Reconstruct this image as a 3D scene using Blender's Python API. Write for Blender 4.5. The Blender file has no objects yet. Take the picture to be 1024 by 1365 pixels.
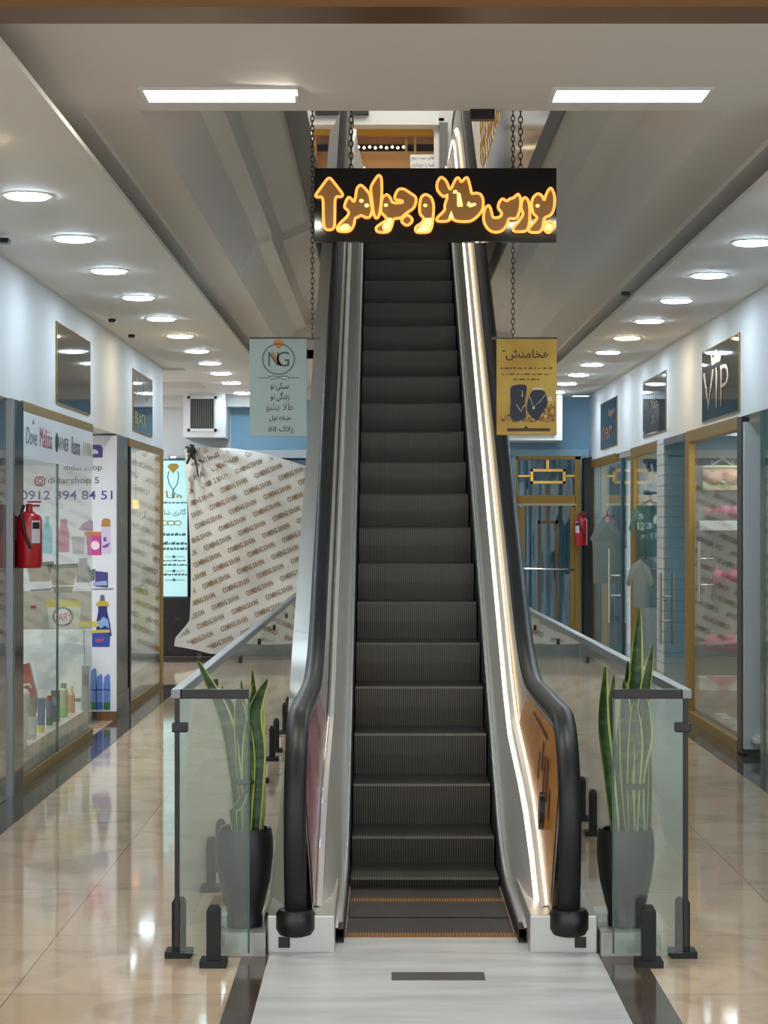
import bpy, bmesh, math, random
from mathutils import Vector
random.seed(7)
SC = bpy.context.scene
COL = SC.collection
PI = math.pi

# ------------------------------------------------------------------ camera, world, exposure
F, H0, HX, HY = 2644.0, 1.83, 512.0, 697.0
cd = bpy.data.cameras.new('camera'); cam = bpy.data.objects.new('camera', cd); COL.objects.link(cam)
cam.location = (0, 0, H0); cam.rotation_euler = (PI/2, 0, 0)
cd.sensor_fit = 'HORIZONTAL'; cd.sensor_width = 36; cd.lens = 36*F/1024; cd.shift_y = 14.5/1024
cd.clip_start = .05; cd.clip_end = 200
SC.camera = cam
SC.view_settings.view_transform = 'Standard'; SC.view_settings.look = 'None'
SC.view_settings.gamma = 1; SC.view_settings.use_curve_mapping = False
SC.view_settings.exposure = .94
w = bpy.data.worlds.new('world'); SC.world = w; w.use_nodes = True
w.node_tree.nodes['Background'].inputs[0].default_value = (.9, .95, 1, 1)
w.node_tree.nodes['Background'].inputs[1].default_value = 1.0
L_COOL, L_WARM, L_PANEL, L_SHOP = 40, 34, 26, 1.0

def area(name, loc, sx, sy, power, col=(1, 1, 1), rot=(0, 0, 0)):
    l = bpy.data.lights.new(name, 'AREA'); l.shape = 'RECTANGLE'; l.size = sx; l.size_y = sy
    l.energy = power*L_SHOP; l.color = col
    o = bpy.data.objects.new(name, l); o.location = loc; o.rotation_euler = rot; COL.objects.link(o)
    return o
# ceiling lamps of the shops and side passage; unseen fill lights added upstairs
area('shop_lamp', (-3.3, 15.6, 2.7), .8, 3, 50, (.95, .98, 1))
area('shop_lamp', (-3.1, 20.9, 2.7), .5, 1.6, 16, (1, .95, .85))
area('shop_lamp', (3.3, 17.2, 2.62), .5, 1.6, 15, (.95, .97, 1))
area('shop_lamp', (3.5, 21.4, 2.62), .6, 1.4, 20, (.95, .98, 1))
area('shop_lamp', (3.5, 24.8, 2.62), .6, 2, 16, (.9, .95, 1))
area('shop_lamp', (2.2, 28.1, 2.75), 1.0, .6, 34, (.85, .93, 1))
area('passage_lamp', (-4.2, 24.8, 3.5), 1, 1, 60, (.95, .98, 1))
area('upper_fill_light', (.3, 23.8, 8.3), 2.5, 2.5, 55, (1, .93, .8))
area('upper_fill_light', (.0, 26.9, 7.1), 1.4, .3, 7, (1, .8, .5))

# ------------------------------------------------------------------ materials
def s2l(c):
    c /= 255.0
    return c/12.92 if c <= .04045 else ((c+.055)/1.055)**2.4
def rgb(r, g, b): return (s2l(r), s2l(g), s2l(b), 1)
def mat(name, col, rough=.5, metal=0, spec=.5, emit=None, strength=0, coat=0):
    m = bpy.data.materials.new(name); m.use_nodes = True
    p = m.node_tree.nodes['Principled BSDF']
    p.inputs['Base Color'].default_value = rgb(*col); p.inputs['Roughness'].default_value = rough
    p.inputs['Metallic'].default_value = metal; p.inputs['Specular IOR Level'].default_value = spec
    p.inputs['Coat Weight'].default_value = coat
    if emit:
        p.inputs['Emission Color'].default_value = rgb(*emit); p.inputs['Emission Strength'].default_value = strength
    return m
def nodes(m): return m.node_tree.nodes, m.node_tree.links, m.node_tree.nodes['Principled BSDF']
def ramp(N, stops):
    r = N.new('ShaderNodeValToRGB'); e = r.color_ramp.elements
    while len(e) < len(stops): e.new(.5)
    for el, (p, c) in zip(e, stops): el.position = p; el.color = c
    return r
def noise_mat(name, stops, scale, rough=.4, detail=6, distort=0, metal=0, spec=.5, bump=0, stretch=(1, 1, 1)):
    m = mat(name, (128, 128, 128), rough, metal, spec); N, L, p = nodes(m)
    tc = N.new('ShaderNodeTexCoord'); mp = N.new('ShaderNodeMapping'); n = N.new('ShaderNodeTexNoise')
    mp.inputs['Scale'].default_value = stretch
    n.inputs['Scale'].default_value = scale; n.inputs['Detail'].default_value = detail; n.inputs['Distortion'].default_value = distort
    L.new(tc.outputs['Object'], mp.inputs[0]); L.new(mp.outputs[0], n.inputs['Vector'])
    r = ramp(N, [(a, rgb(*c)) for a, c in stops]); L.new(n.outputs['Fac'], r.inputs[0]); L.new(r.outputs[0], p.inputs['Base Color'])
    if bump:
        b = N.new('ShaderNodeBump'); b.inputs['Strength'].default_value = bump; b.inputs['Distance'].default_value = .02
        L.new(n.outputs['Fac'], b.inputs['Height']); L.new(b.outputs[0], p.inputs['Normal'])
    return m
def glass_mat(name, tint, ior=1.5, haze=0.0, hazecol=(200, 215, 208), boost=1.0):
    m = bpy.data.materials.new(name); m.use_nodes = True; N = m.node_tree.nodes; L = m.node_tree.links
    N.clear(); out = N.new('ShaderNodeOutputMaterial'); t = N.new('ShaderNodeBsdfTransparent'); g = N.new('ShaderNodeBsdfGlossy')
    t.inputs[0].default_value = rgb(*tint); g.inputs['Roughness'].default_value = .015; g.inputs[0].default_value = (1, 1, 1, 1)
    fr = N.new('ShaderNodeFresnel'); fr.inputs[0].default_value = ior
    mx = N.new('ShaderNodeMixShader')
    ml = N.new('ShaderNodeMath'); ml.operation = 'MULTIPLY'; ml.inputs[1].default_value = boost; ml.use_clamp = True
    ge = N.new('ShaderNodeNewGeometry'); io = N.new('ShaderNodeMix'); io.inputs[2].default_value = ior; io.inputs[3].default_value = 1/ior
    L.new(ge.outputs['Backfacing'], io.inputs[0]); L.new(io.outputs[0], fr.inputs[0])
    L.new(fr.outputs[0], ml.inputs[0]); L.new(ml.outputs[0], mx.inputs[0]); L.new(t.outputs[0], mx.inputs[1]); L.new(g.outputs[0], mx.inputs[2])
    last = mx
    if haze:
        d = N.new('ShaderNodeBsdfDiffuse'); d.inputs[0].default_value = rgb(*hazecol)
        m2 = N.new('ShaderNodeMixShader'); m2.inputs[0].default_value = haze
        L.new(mx.outputs[0], m2.inputs[1]); L.new(d.outputs[0], m2.inputs[2]); last = m2
    L.new(last.outputs[0], out.inputs[0])
    return m

def floor_mat():
    m = mat('floor_marble', (200, 178, 150), .06, 0, .6); N, L, p = nodes(m)
    tc = N.new('ShaderNodeTexCoord'); mp = N.new('ShaderNodeMapping'); mp.inputs['Location'].default_value = (1.45, -.0, 0)
    L.new(tc.outputs['Object'], mp.inputs[0])
    br = N.new('ShaderNodeTexBrick'); br.offset = 0; br.inputs['Scale'].default_value = 1; br.inputs['Brick Width'].default_value = 1.1
    br.inputs['Row Height'].default_value = 1.1; br.inputs['Mortar Size'].default_value = .002
    br.inputs['Color1'].default_value = rgb(213, 187, 160); br.inputs['Color2'].default_value = rgb(197, 172, 147); br.inputs['Mortar'].default_value = rgb(120, 102, 84)
    L.new(mp.outputs[0], br.inputs['Vector'])
    n = N.new('ShaderNodeTexNoise'); n.inputs['Scale'].default_value = 2.2; n.inputs['Detail'].default_value = 8; n.inputs['Distortion'].default_value = 1.2
    L.new(tc.outputs['Object'], n.inputs['Vector'])
    r = ramp(N, [(.35, (.78, .76, .74, 1)), (.52, (1, 1, 1, 1)), (.7, (1.0, .93, .85, 1))])
    L.new(n.outputs['Fac'], r.inputs[0])
    mx = N.new('ShaderNodeMix'); mx.data_type = 'RGBA'; mx.blend_type = 'MULTIPLY'; mx.inputs[0].default_value = .9
    L.new(br.outputs['Color'], mx.inputs[6]); L.new(r.outputs[0], mx.inputs[7]); L.new(mx.outputs[2], p.inputs['Base Color'])
    return m
def tile_mat(name, c1, mortar, w_, h_, rough=.3):
    m = mat(name, c1, rough); N, L, p = nodes(m)
    tc = N.new('ShaderNodeTexCoord'); mp = N.new('ShaderNodeMapping'); mp.inputs['Rotation'].default_value = (PI/2, 0, PI/2)
    br = N.new('ShaderNodeTexBrick'); br.offset = 0; br.inputs['Scale'].default_value = 1
    br.inputs['Brick Width'].default_value = w_; br.inputs['Row Height'].default_value = h_; br.inputs['Mortar Size'].default_value = .006
    br.inputs['Color1'].default_value = rgb(*c1); br.inputs['Color2'].default_value = rgb(*c1); br.inputs['Mortar'].default_value = rgb(*mortar)
    cx = N.new('ShaderNodeSeparateXYZ'); cb = N.new('ShaderNodeCombineXYZ')
    L.new(tc.outputs['Object'], cx.inputs[0]); L.new(cx.outputs[1], cb.inputs[0]); L.new(cx.outputs[2], cb.inputs[1])
    L.new(cb.outputs[0], br.inputs['Vector']); L.new(br.outputs['Color'], p.inputs['Base Color'])
    return m
def grooved(name, c1, c2, period, rough=.45):
    m = mat(name, c1, rough, .35); N, L, p = nodes(m)
    tc = N.new('ShaderNodeTexCoord'); sx = N.new('ShaderNodeSeparateXYZ'); L.new(tc.outputs['Object'], sx.inputs[0])
    a = N.new('ShaderNodeMath'); a.operation = 'MULTIPLY'; a.inputs[1].default_value = 2*PI/period
    b = N.new('ShaderNodeMath'); b.operation = 'SINE'; c = N.new('ShaderNodeMath'); c.operation = 'MULTIPLY_ADD'; c.inputs[1].default_value = .5; c.inputs[2].default_value = .5
    L.new(sx.outputs[0], a.inputs[0]); L.new(a.outputs[0], b.inputs[0]); L.new(b.outputs[0], c.inputs[0])
    r = ramp(N, [(.3, rgb(*c2)), (.6, rgb(*c1))]); L.new(c.outputs[0], r.inputs[0]); L.new(r.outputs[0], p.inputs['Base Color'])
    return m
def dash_mat(name, base, ink):
    m = mat(name, base, .7); N, L, p = nodes(m)
    tc = N.new('ShaderNodeTexCoord'); mp = N.new('ShaderNodeMapping'); mp.inputs['Rotation'].default_value = (0, .55, 0)
    sp = N.new('ShaderNodeSeparateXYZ'); cb = N.new('ShaderNodeCombineXYZ')
    L.new(tc.outputs['Object'], mp.inputs[0]); L.new(mp.outputs[0], sp.inputs[0]); L.new(sp.outputs[0], cb.inputs[0]); L.new(sp.outputs[2], cb.inputs[1])
    br = N.new('ShaderNodeTexBrick'); br.offset = .5; br.inputs['Scale'].default_value = 1
    br.inputs['Brick Width'].default_value = .19; br.inputs['Row Height'].default_value = .095; br.inputs['Mortar Size'].default_value = .03
    br.inputs['Mortar Smooth'].default_value = .3
    br.inputs['Color1'].default_value = rgb(*ink); br.inputs['Color2'].default_value = rgb(*ink); br.inputs['Mortar'].default_value = rgb(*base)
    L.new(cb.outputs[0], br.inputs['Vector']); L.new(br.outputs['Color'], p.inputs['Base Color'])
    return m

M = {}
M['floor'] = floor_mat()
M['darkstone'] = noise_mat('dark_stone', [(.3, (62, 56, 52)), (.6, (84, 77, 71)), (.8, (100, 92, 84))], 3, .08, 8, .6)
M['brownstone'] = noise_mat('brown_stone', [(.3, (66, 54, 46)), (.7, (92, 78, 66))], 3, .1, 8, .6)
M['landing'] = noise_mat('landing_plate', [(.3, (168, 168, 166)), (.5, (190, 190, 188)), (.75, (205, 205, 202))], 2.5, .4, 8, 0, 0, .4, 0, (.5, 3, 1))
M['plinth'] = noise_mat('plinth_stone', [(.3, (150, 146, 138)), (.6, (196, 192, 184)), (.8, (214, 210, 204))], 6, .25, 8, .8)
M['white'] = mat('white_paint', (226, 229, 232), .6)
M['soffit'] = mat('soffit_paint', (224, 221, 216), .6)
M['ceil'] = mat('ceiling_paint', (222, 218, 214), .65)
M['trimgrey'] = mat('grey_trim', (120, 114, 106), .6)
M['polished'] = noise_mat('polished_stone', [(.35, (150, 144, 136)), (.65, (176, 170, 160))], 2, .12, 6, .5)
M['brass'] = mat('brass_trim', (150, 112, 52), .35, .85)
M['goldpaint'] = mat('gold_frame', (156, 122, 58), .4, .5)
M['goldbright'] = mat('bright_gold', (220, 170, 80), .2, .9)
M['brownmetal'] = mat('brown_header', (112, 78, 42), .3, .4)
M['black'] = mat('black_plastic', (18, 18, 19), .35)
M['blackmatte'] = mat('black_matte', (22, 22, 24), .6)
M['rubber'] = mat('handrail_rubber', (26, 27, 29), .42, 0, .4)
M['steel'] = mat('stainless', (236, 234, 228), .27, .5)
M['steelrough'] = mat('brushed_stainless', (200, 198, 192), .36, .7)
M['darksteel'] = mat('dark_steel', (70, 70, 72), .3, .9)
M['steeltrim'] = mat('steel_trim', (205, 208, 206), .35, .8)
M['steelgrey'] = mat('grey_rail_metal', (128, 130, 132), .35, .7)
M['chrome'] = mat('chrome', (215, 215, 215), .12, 1)
M['tread'] = grooved('step_tread', (66, 63, 60), (36, 34, 33), .0125)
M['riser'] = grooved('step_riser', (100, 95, 89), (62, 59, 55), .0125)
M['yellow'] = grooved('yellow_edge', (176, 116, 34), (70, 46, 20), .0125)
M['led'] = mat('led_strip', (255, 250, 235), .4, emit=(255, 240, 215), strength=1.7)
M['ledwarm'] = mat('led_strip_warm', (255, 240, 210), .4, emit=(255, 225, 180), strength=1.2)
M['glass'] = glass_mat('barrier_glass', (245, 251, 248), 1.5, .027, (215, 226, 218))
M['glassedge'] = mat('glass_edge', (60, 92, 82), .15)
M['shopglass'] = glass_mat('shop_glass', (246, 250, 248), 1.42)
M['mirrorglass'] = glass_mat('door_glass', (225, 234, 230), 1.5)
M['greenglass'] = mat('tinted_sign_glass', (40, 46, 48), .04, 0, .35)
M['cool'] = mat('diffuser_cool', (255, 255, 255), .5, emit=(216, 239, 255), strength=L_COOL)
M['warm'] = mat('diffuser_warm', (255, 255, 255), .5, emit=(255, 232, 190), strength=L_WARM)
M['panel'] = mat('diffuser_panel', (255, 255, 255), .5, emit=(255, 248, 230), strength=L_PANEL)
M['signblack'] = mat('sign_gloss_black', (12, 11, 11), .07, 0, .6)
M['letter'] = mat('letter_face', (172, 124, 58), .45)
M['neon'] = mat('letter_outline', (255, 190, 90), .4, emit=(255, 150, 62), strength=.8)
M['neonhot'] = mat('letter_hot', (255, 230, 150), .4, emit=(255, 214, 110), strength=1.0)
M['chain'] = mat('chain_steel', (96, 90, 80), .35, .8)
M['pot'] = mat('pot_glaze', (26, 27, 28), .4)
M['soil'] = noise_mat('soil', [(.3, (30, 22, 16)), (.7, (60, 46, 34))], 60, .9)
M['leaf'] = noise_mat('leaf_green', [(.3, (24, 44, 22)), (.5, (46, 74, 34)), (.7, (72, 100, 52))], 9, .4, 4, .5, 0, .5, 0, (1, 1, 4))
M['leafedge'] = mat('leaf_margin', (186, 190, 92), .45)
M['tie'] = mat('leaf_tie', (52, 60, 34), .6)
M['red'] = mat('extinguisher_red', (178, 14, 30), .28, 0, .5, coat=.4)
M['marbleblack'] = noise_mat('black_marble', [(.0, (26, 26, 28)), (.6, (34, 33, 33)), (.66, (92, 88, 84)), (.7, (34, 33, 33))], 3.2, .1, 8, 1.2)
M['marblegrey'] = noise_mat('grey_marble', [(.0, (78, 84, 84)), (.58, (92, 97, 96)), (.64, (140, 142, 140)), (.7, (108, 114, 113))], 2.4, .3, 8, 1.4)
M['bluewall'] = mat('pale_blue_wall', (150, 192, 218), .6)
M['tarp'] = noise_mat('tarp_vinyl', [(.35, (178, 175, 166)), (.65, (204, 201, 192))], 1.3, .42, 3, .3)
M['tarpink'] = noise_mat('tarp_print', [(.35, (130, 98, 52)), (.65, (120, 104, 86))], 2, .5)
M['lightbox'] = mat('lightbox_face', (160, 190, 192), .4, emit=(186, 246, 250), strength=.26)
M['ink'] = mat('dark_ink', (40, 48, 46), .6)
M['inkgold'] = mat('gold_ink', (168, 140, 40), .5)
M['inkorange'] = mat('orange_ink', (200, 128, 40), .5)
M['ngface'] = mat('pale_banner', (166, 182, 178), .5)
M['goldface'] = noise_mat('gold_banner', [(.3, (190, 140, 32)), (.6, (214, 178, 74))], 3, .45, 2)
M['navy'] = mat('navy_ink', (38, 44, 62), .5)
M['cream'] = mat('cream_ink', (225, 215, 190), .5)
M['coins'] = noise_mat('gold_coin_print', [(.3, (70, 40, 10)), (.5, (170, 116, 30)), (.7, (236, 190, 96))], 45, .4, 3)
M['print'] = mat('print_panel', (222, 225, 232), .5)
M['purple'] = mat('purple_ink', (74, 62, 150), .5)
M['greyink'] = mat('grey_ink', (72, 74, 80), .5)
M['dash'] = dash_mat('dash_wallpaper', (122, 116, 102), (84, 78, 68))
M['tile'] = tile_mat('white_tile', (216, 220, 216), (150, 152, 146), 1.5, .105)
M['orange'] = noise_mat('orange_sticker', [(.3, (178, 112, 46)), (.7, (206, 140, 66))], 2, .25)
M['maroon'] = noise_mat('maroon_sticker', [(.3, (112, 46, 62)), (.7, (190, 130, 140))], 4, .2)
M['bluecurtain'] = noise_mat('blue_curtain', [(.3, (84, 132, 162)), (.7, (124, 176, 206))], 5, .4, 3, 0, 0, .5, 0, (6, 1, .4))
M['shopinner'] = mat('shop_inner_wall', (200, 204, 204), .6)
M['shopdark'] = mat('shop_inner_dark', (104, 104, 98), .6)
M['wood'] = noise_mat('brown_wood', [(.3, (96, 66, 36)), (.7, (132, 96, 56))], 4, .4, 4, 0, 0, .5, 0, (8, 8, 1))
def flat(r, g, b, rough=.5, **k):
    key = 'c%d_%d_%d_%d' % (r, g, b, int(rough*100))
    if key not in M: M[key] = mat('colour_'+key[1:], (r, g, b), rough, **k)
    return M[key]

# ------------------------------------------------------------------ mesh tools
OFF = {}
class MB:
    def __init__(s): s.v = []; s.f = []; s.m = []
    def add(s, vs, fs, mi=0):
        b = len(s.v); s.v += [tuple(x) for x in vs]; s.f += [tuple(i+b for i in f) for f in fs]; s.m += [mi]*len(fs); return s
    def box(s, x0, y0, z0, x1, y1, z1, mi=0):
        vs = [(x, y, z) for z in (z0, z1) for y in (y0, y1) for x in (x0, x1)]
        return s.add(vs, [(0, 2, 3, 1), (4, 5, 7, 6), (0, 1, 5, 4), (2, 6, 7, 3), (0, 4, 6, 2), (1, 3, 7, 5)], mi)
    def quad(s, *p, mi=0): return s.add(p, [tuple(range(len(p)))], mi)
    def tube(s, path, r, n=8, closed=False, mi=0, up=None, ry=None):
        P = [Vector(p) for p in path]; k = len(P); vs = []; prev = None
        for i in range(k):
            a = P[i-1] if (i or closed) else P[0]; b = P[(i+1) % k] if (i < k-1 or closed) else P[-1]
            t = (b-a).normalized()
            if up is not None: u = Vector(up)
            elif prev is None: u = Vector((0, 0, 1)) if abs(t.z) < .9 else Vector((1, 0, 0))
            else: u = prev
            x = t.cross(u).normalized(); u = x.cross(t).normalized(); prev = u
            rr = r[i] if isinstance(r, (list, tuple)) else r
            r2 = rr if ry is None else ry
            for j in range(n):
                an = 2*PI*j/n; vs.append(P[i]+x*rr*math.cos(an)+u*r2*math.sin(an))
        fs = []
        for i in range(k if closed else k-1):
            for j in range(n):
                a, b = i*n+j, i*n+(j+1) % n; c, d = ((i+1) % k)*n+(j+1) % n, ((i+1) % k)*n+j
                fs.append((a, b, c, d))
        if not closed: fs += [tuple(range(n))[::-1], tuple((k-1)*n+j for j in range(n))]
        return s.add(vs, fs, mi)
    def lathe(s, cx, cy, prof, n=28, mi=0, sx=1, sy=1):
        vs = []; fs = []
        for r, z in prof:
            for j in range(n): vs.append((cx+sx*r*math.cos(2*PI*j/n), cy+sy*r*math.sin(2*PI*j/n), z))
        for i in range(len(prof)-1):
            for j in range(n): fs.append((i*n+j, i*n+(j+1) % n, (i+1)*n+(j+1) % n, (i+1)*n+j))
        fs += [tuple(range(n))[::-1], tuple((len(prof)-1)*n+j for j in range(n))]
        return s.add(vs, fs, mi)
    def loft(s, rows, mi=0, flip=False):
        n = len(rows[0]); vs = [p for r in rows for p in r]; fs = []
        for i in range(len(rows)-1):
            for j in range(n-1):
                f = (i*n+j, i*n+j+1, (i+1)*n+j+1, (i+1)*n+j); fs.append(f[::-1] if flip else f)
        return s.add(vs, fs, mi)
    def prism(s, poly, fn, d0, d1, mi=0):
        n = len(poly)
        vs = [fn(u, v, d0) for u, v in poly]+[fn(u, v, d1) for u, v in poly]
        fs = [tuple(range(n))[::-1], tuple(range(n, 2*n))]+[(i, (i+1) % n, n+(i+1) % n, n+i) for i in range(n)]
        return s.add(vs, fs, mi)
    def build(s, name, mats, parent=None, smooth=None, bevel=0, origin=None):
        me = bpy.data.meshes.new(name)
        off = Vector(OFF[parent.name]) if parent else Vector(origin or (0, 0, 0))
        me.from_pydata([tuple(Vector(p)-off) for p in s.v], [], s.f)
        bm = bmesh.new(); bm.from_mesh(me); bmesh.ops.recalc_face_normals(bm, faces=bm.faces[:])
        if bevel: bmesh.ops.bevel(bm, geom=bm.edges[:], offset=bevel, segments=2, affect='EDGES', profile=.6)
        bm.to_mesh(me); bm.free()
        for m in (mats if isinstance(mats, (list, tuple)) else [mats]): me.materials.append(m)
        if not bevel:
            for p, mi in zip(me.polygons, s.m): p.material_index = mi
        if smooth is not None:
            for p in me.polygons: p.use_smooth = True
            try: me.set_sharp_from_angle(angle=math.radians(smooth))
            except Exception: pass
        o = bpy.data.objects.new(name, me); COL.objects.link(o)
        if parent: o.parent = parent
        else: o.location = off
        OFF[o.name] = tuple(off)
        return o
def tag(o, label=None, cat=None, group=None, kind=None):
    if label: o['label'] = label
    if cat: o['category'] = cat
    if group: o['group'] = group
    if kind: o['kind'] = kind
    return o
def root(name, loc, label=None, cat=None, group=None, kind=None):
    o = bpy.data.objects.new(name, None); o.empty_display_size = .1; o.location = loc; COL.objects.link(o); OFF[o.name] = tuple(loc)
    return tag(o, label, cat, group, kind)
def struct(name, mb, m, smooth=None, bevel=0, label=None):
    o = mb.build(name, m, None, smooth, bevel); o['kind'] = 'structure'
    if label: o['label'] = label
    return o
def copy_tree(o, parent=None):
    c = o.copy(); COL.objects.link(c); OFF[c.name] = OFF.get(o.name, (0, 0, 0))
    if parent: c.parent = parent; c.matrix_parent_inverse = o.matrix_parent_inverse
    for ch in list(o.children): copy_tree(ch, c)
    return c
def at(px, py, Y): return Vector(((px-HX)*Y/F, Y, H0-(py-HY)*Y/F))
def X_(px, Y): return (px-HX)*Y/F
def Z_(py, Y): return H0-(py-HY)*Y/F
def box(*a): return MB().box(*a)

# ------------------------------------------------------------------ lettering (outlines become flat meshes)
FORMS = {'ا': (0xFE8D, 2), 'آ': (0xFE81, 2), 'ب': (0xFE8F, 4), 'پ': (0xFB56, 4), 'ت': (0xFE95, 4), 'ج': (0xFE9D, 4), 'خ': (0xFEA5, 4),
         'د': (0xFEA9, 2), 'ر': (0xFEAD, 2), 'ز': (0xFEAF, 2), 'س': (0xFEB1, 4), 'ش': (0xFEB5, 4), 'ط': (0xFEC1, 4), 'ق': (0xFED5, 4),
         'ک': (0xFB8E, 4), 'گ': (0xFB92, 4), 'ل': (0xFEDD, 4), 'م': (0xFEE1, 4), 'ن': (0xFEE5, 4), 'ه': (0xFEE9, 4), 'و': (0xFEED, 2), 'ی': (0xFBFC, 4)}
def shape(s):
    s = s.replace('لا', '\u0001'); out = ''
    two = lambda c: c == '\u0001' or (c in FORMS and FORMS[c][1] == 2)
    for i, c in enumerate(s):
        if c not in FORMS and c != '\u0001': out += c; continue
        p = s[i-1] if i else ' '; n = s[i+1] if i+1 < len(s) else ' '
        jp = (p in FORMS and FORMS[p][1] == 4); jn = (n in FORMS or n == '\u0001') and not two(c)
        if c == '\u0001': out += chr(0xFEFC if jp else 0xFEFB); continue
        b = FORMS[c][0]
        out += chr(b+(3 if jp and jn else 1 if jp else 2 if jn else 0))
    return out[::-1]
TXT = {}
def glyphs(s, res=3, offset=0.0, shear=0.0):
    key = (s, res, offset, shear)
    if key not in TXT:
        body = shape(s) if any(ord(c) > 0x600 for c in s) else s
        c = bpy.data.curves.new('tmp', 'FONT'); c.body = body; c.resolution_u = res; c.offset = offset; c.shear = shear
        o = bpy.data.objects.new('tmp', c); COL.objects.link(o)
        dg = bpy.context.evaluated_depsgraph_get()
        me = bpy.data.meshes.new_from_object(o.evaluated_get(dg))
        v = [(p.co.x, p.co.y) for p in me.vertices]; f = [tuple(p.vertices) for p in me.polygons]
        bpy.data.objects.remove(o); bpy.data.curves.remove(c); bpy.data.meshes.remove(me)
        x0 = min(p[0] for p in v); x1 = max(p[0] for p in v); y0 = min(p[1] for p in v); y1 = max(p[1] for p in v)
        TXT[key] = ([((x-x0)/(x1-x0), (y-y0)/(y1-y0)) for x, y in v], f, (x1-x0)/(y1-y0))
    return TXT[key]
def write(mb, s, u0, v0, u1, v1, fn, mi=0, **k):
    """letters filling the box u0..u1, v0..v1 of the plane fn(u, v)"""
    v, f, _ = glyphs(s, **k)
    mb.add([fn(u0+(u1-u0)*a, v0+(v1-v0)*b) for a, b in v], f, mi); return mb
def front(Y): return lambda u, v: (u, Y, v)                 # faces the viewer's end of the hall
def wline(mb, x0, x1, z, h, fn, seed, mi=0):
    """a line of writing too small to read: short strokes of uneven length"""
    r = random.Random(seed); x = x0
    while x < x1-.004:
        w_ = min(r.uniform(.012, .035), x1-x); hh = h*r.uniform(.5, 1)
        mb.add([fn(x, z), fn(x+w_, z), fn(x+w_, z+hh), fn(x, z+hh)], [(0, 1, 2, 3)], mi); x += w_+r.uniform(.006, .014)
def chaikin(P, it=2):
    for _ in range(it):
        Q = []
        for i in range(len(P)):
            a, b = P[i], P[(i+1) % len(P)]
            Q += [(a[0]*.78+b[0]*.22, a[1]*.78+b[1]*.22), (a[0]*.22+b[0]*.78, a[1]*.22+b[1]*.78)]
        P = Q
    return P
def circle(cx, cz, r, n=32, k=1): return [(cx+r*math.cos(2*PI*i/n), cz+k*r*math.sin(2*PI*i/n)) for i in range(n)]

# ================================================================== THE SETTING
XL, XR, YB, YN = -2.5, 2.82, 27.3, 3.5
struct('floor', box(-9, -8, -.1, 9, 30, 0), M['floor'])
struct('trim_1', box(XL, YN, 0, -2.25, 22.4, .004), M['darkstone'])
struct('trim_2', box(2.595, YN, 0, XR+.6, 27.2, .004), M['darkstone'])
struct('trim_3', box(-.60, 4, 0, -.475, 8.36, .004), M['brownstone'])
struct('trim_4', box(.905, 4, 0, 1.09, 8.36, .004), M['brownstone'])
struct('trim_5', box(-3.4, 26.0, 0, -1.0, 27.0, .004), M['darkstone'])

# walls above the shop fronts
struct('wall_left', box(XL-.12, YN, 2.66, XL, 22.4, 3.6).box(-7, 22.28, 0, XL-.02, 22.4, 3.56), M['white'])
struct('wall_right', box(XR, YN, 2.67, XR+.12, YB, 3.6), M['white'])
# ceiling steps
struct('ceiling', box(-2.62, YN, 3.70, 2.94, 9.0, 3.82).box(-2.62, 9.0, 3.70, -1.376, 27, 3.82).box(1.90, 9.0, 3.70, 2.94, YB, 3.82), M['ceil'])
struct('ceiling_left', box(-2.24, YN, 3.55, -1.376, 22.4, 3.575).box(-2.62, YN, 3.58, -2.2, 22.4, 3.6).box(-2.26, 22.4, 3.55, -1.376, 26.9, 3.575).box(-6, 22.4, 3.55, -2.26, 24.2, 3.7)
       .box(-6, 25.4, 3.55, -2.26, 26.9, 3.7).box(-6, 24.2, 3.66, -2.26, 25.4, 3.7), M['soffit'])
struct('ceiling_right', box(1.90, YN, 3.55, 2.56, YB, 3.575).box(2.5, YN, 3.58, 2.94, YB, 3.6), M['soffit'])
cl = MB()
def fold(mb, prof, y0, y1, top=4.96):
    n = len(prof)
    P = prof+[(prof[-1][0], top), (prof[0][0], top)]
    mb.prism(P, lambda u, v, d: (u, d, v), y0, y1)
fold(cl, [(-1.376, 3.73), (-1.12, 3.73), (-.97, 4.00), (-.86, 4.05)], 9.0, 15.2)
fold(cl, [(-.86, 4.08), (-.84, 4.22), (-.60, 4.33)], 9.0, 16.4)
fold(cl, [(-1.376, 3.73), (-1.12, 3.73), (-.97, 3.96), (-.86, 4.0)], 15.2, 22)
fold(cl, [(-.86, 4.04), (-.84, 4.16), (-.60, 4.26)], 16.4, 22)
struct('ceiling_coffer_left', cl, M['ceil'])
cr = MB()
fold(cr, [(1.9, 3.73), (1.57, 3.73), (1.36, 3.93), (1.20, 3.98), (1.10, 4.09), (1.0, 4.11)], 9.0, 22, 4.26)
struct('ceiling_coffer_right', cr, M['ceil'])
struct('trim_6', box(-.60, 9.0, 4.30, -.585, 21.9, 4.96), M['trimgrey'])
struct('trim_7', box(.985, 9.0, 4.09, 1.0, 21.9, 4.27), M['trimgrey'])
struct('wall_opening', box(.99, 9.0, 4.27, 1.25, 21.9, 5.3), M['polished'])
struct('wall_opening_far', box(-1.376, 22, 3.66, 1.90, 22.1, 4.95), M['ceil'])
struct('ceiling_far', box(-1.376, 22, 3.66, 1.90, YB, 3.75), M['ceil'])
struct('trim_8', box(-6, 26.8, 3.40, -1.38, 27.25, 3.55).box(-1.38, 26.8, 3.5, 1.9, 27.25, 3.66), M['soffit'])
struct('trim_9', box(XL-.1, 5.9, 3.365, XR+.1, 6.1, 3.7), M['brownmetal'])
# near end of the hall behind the viewer

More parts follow.
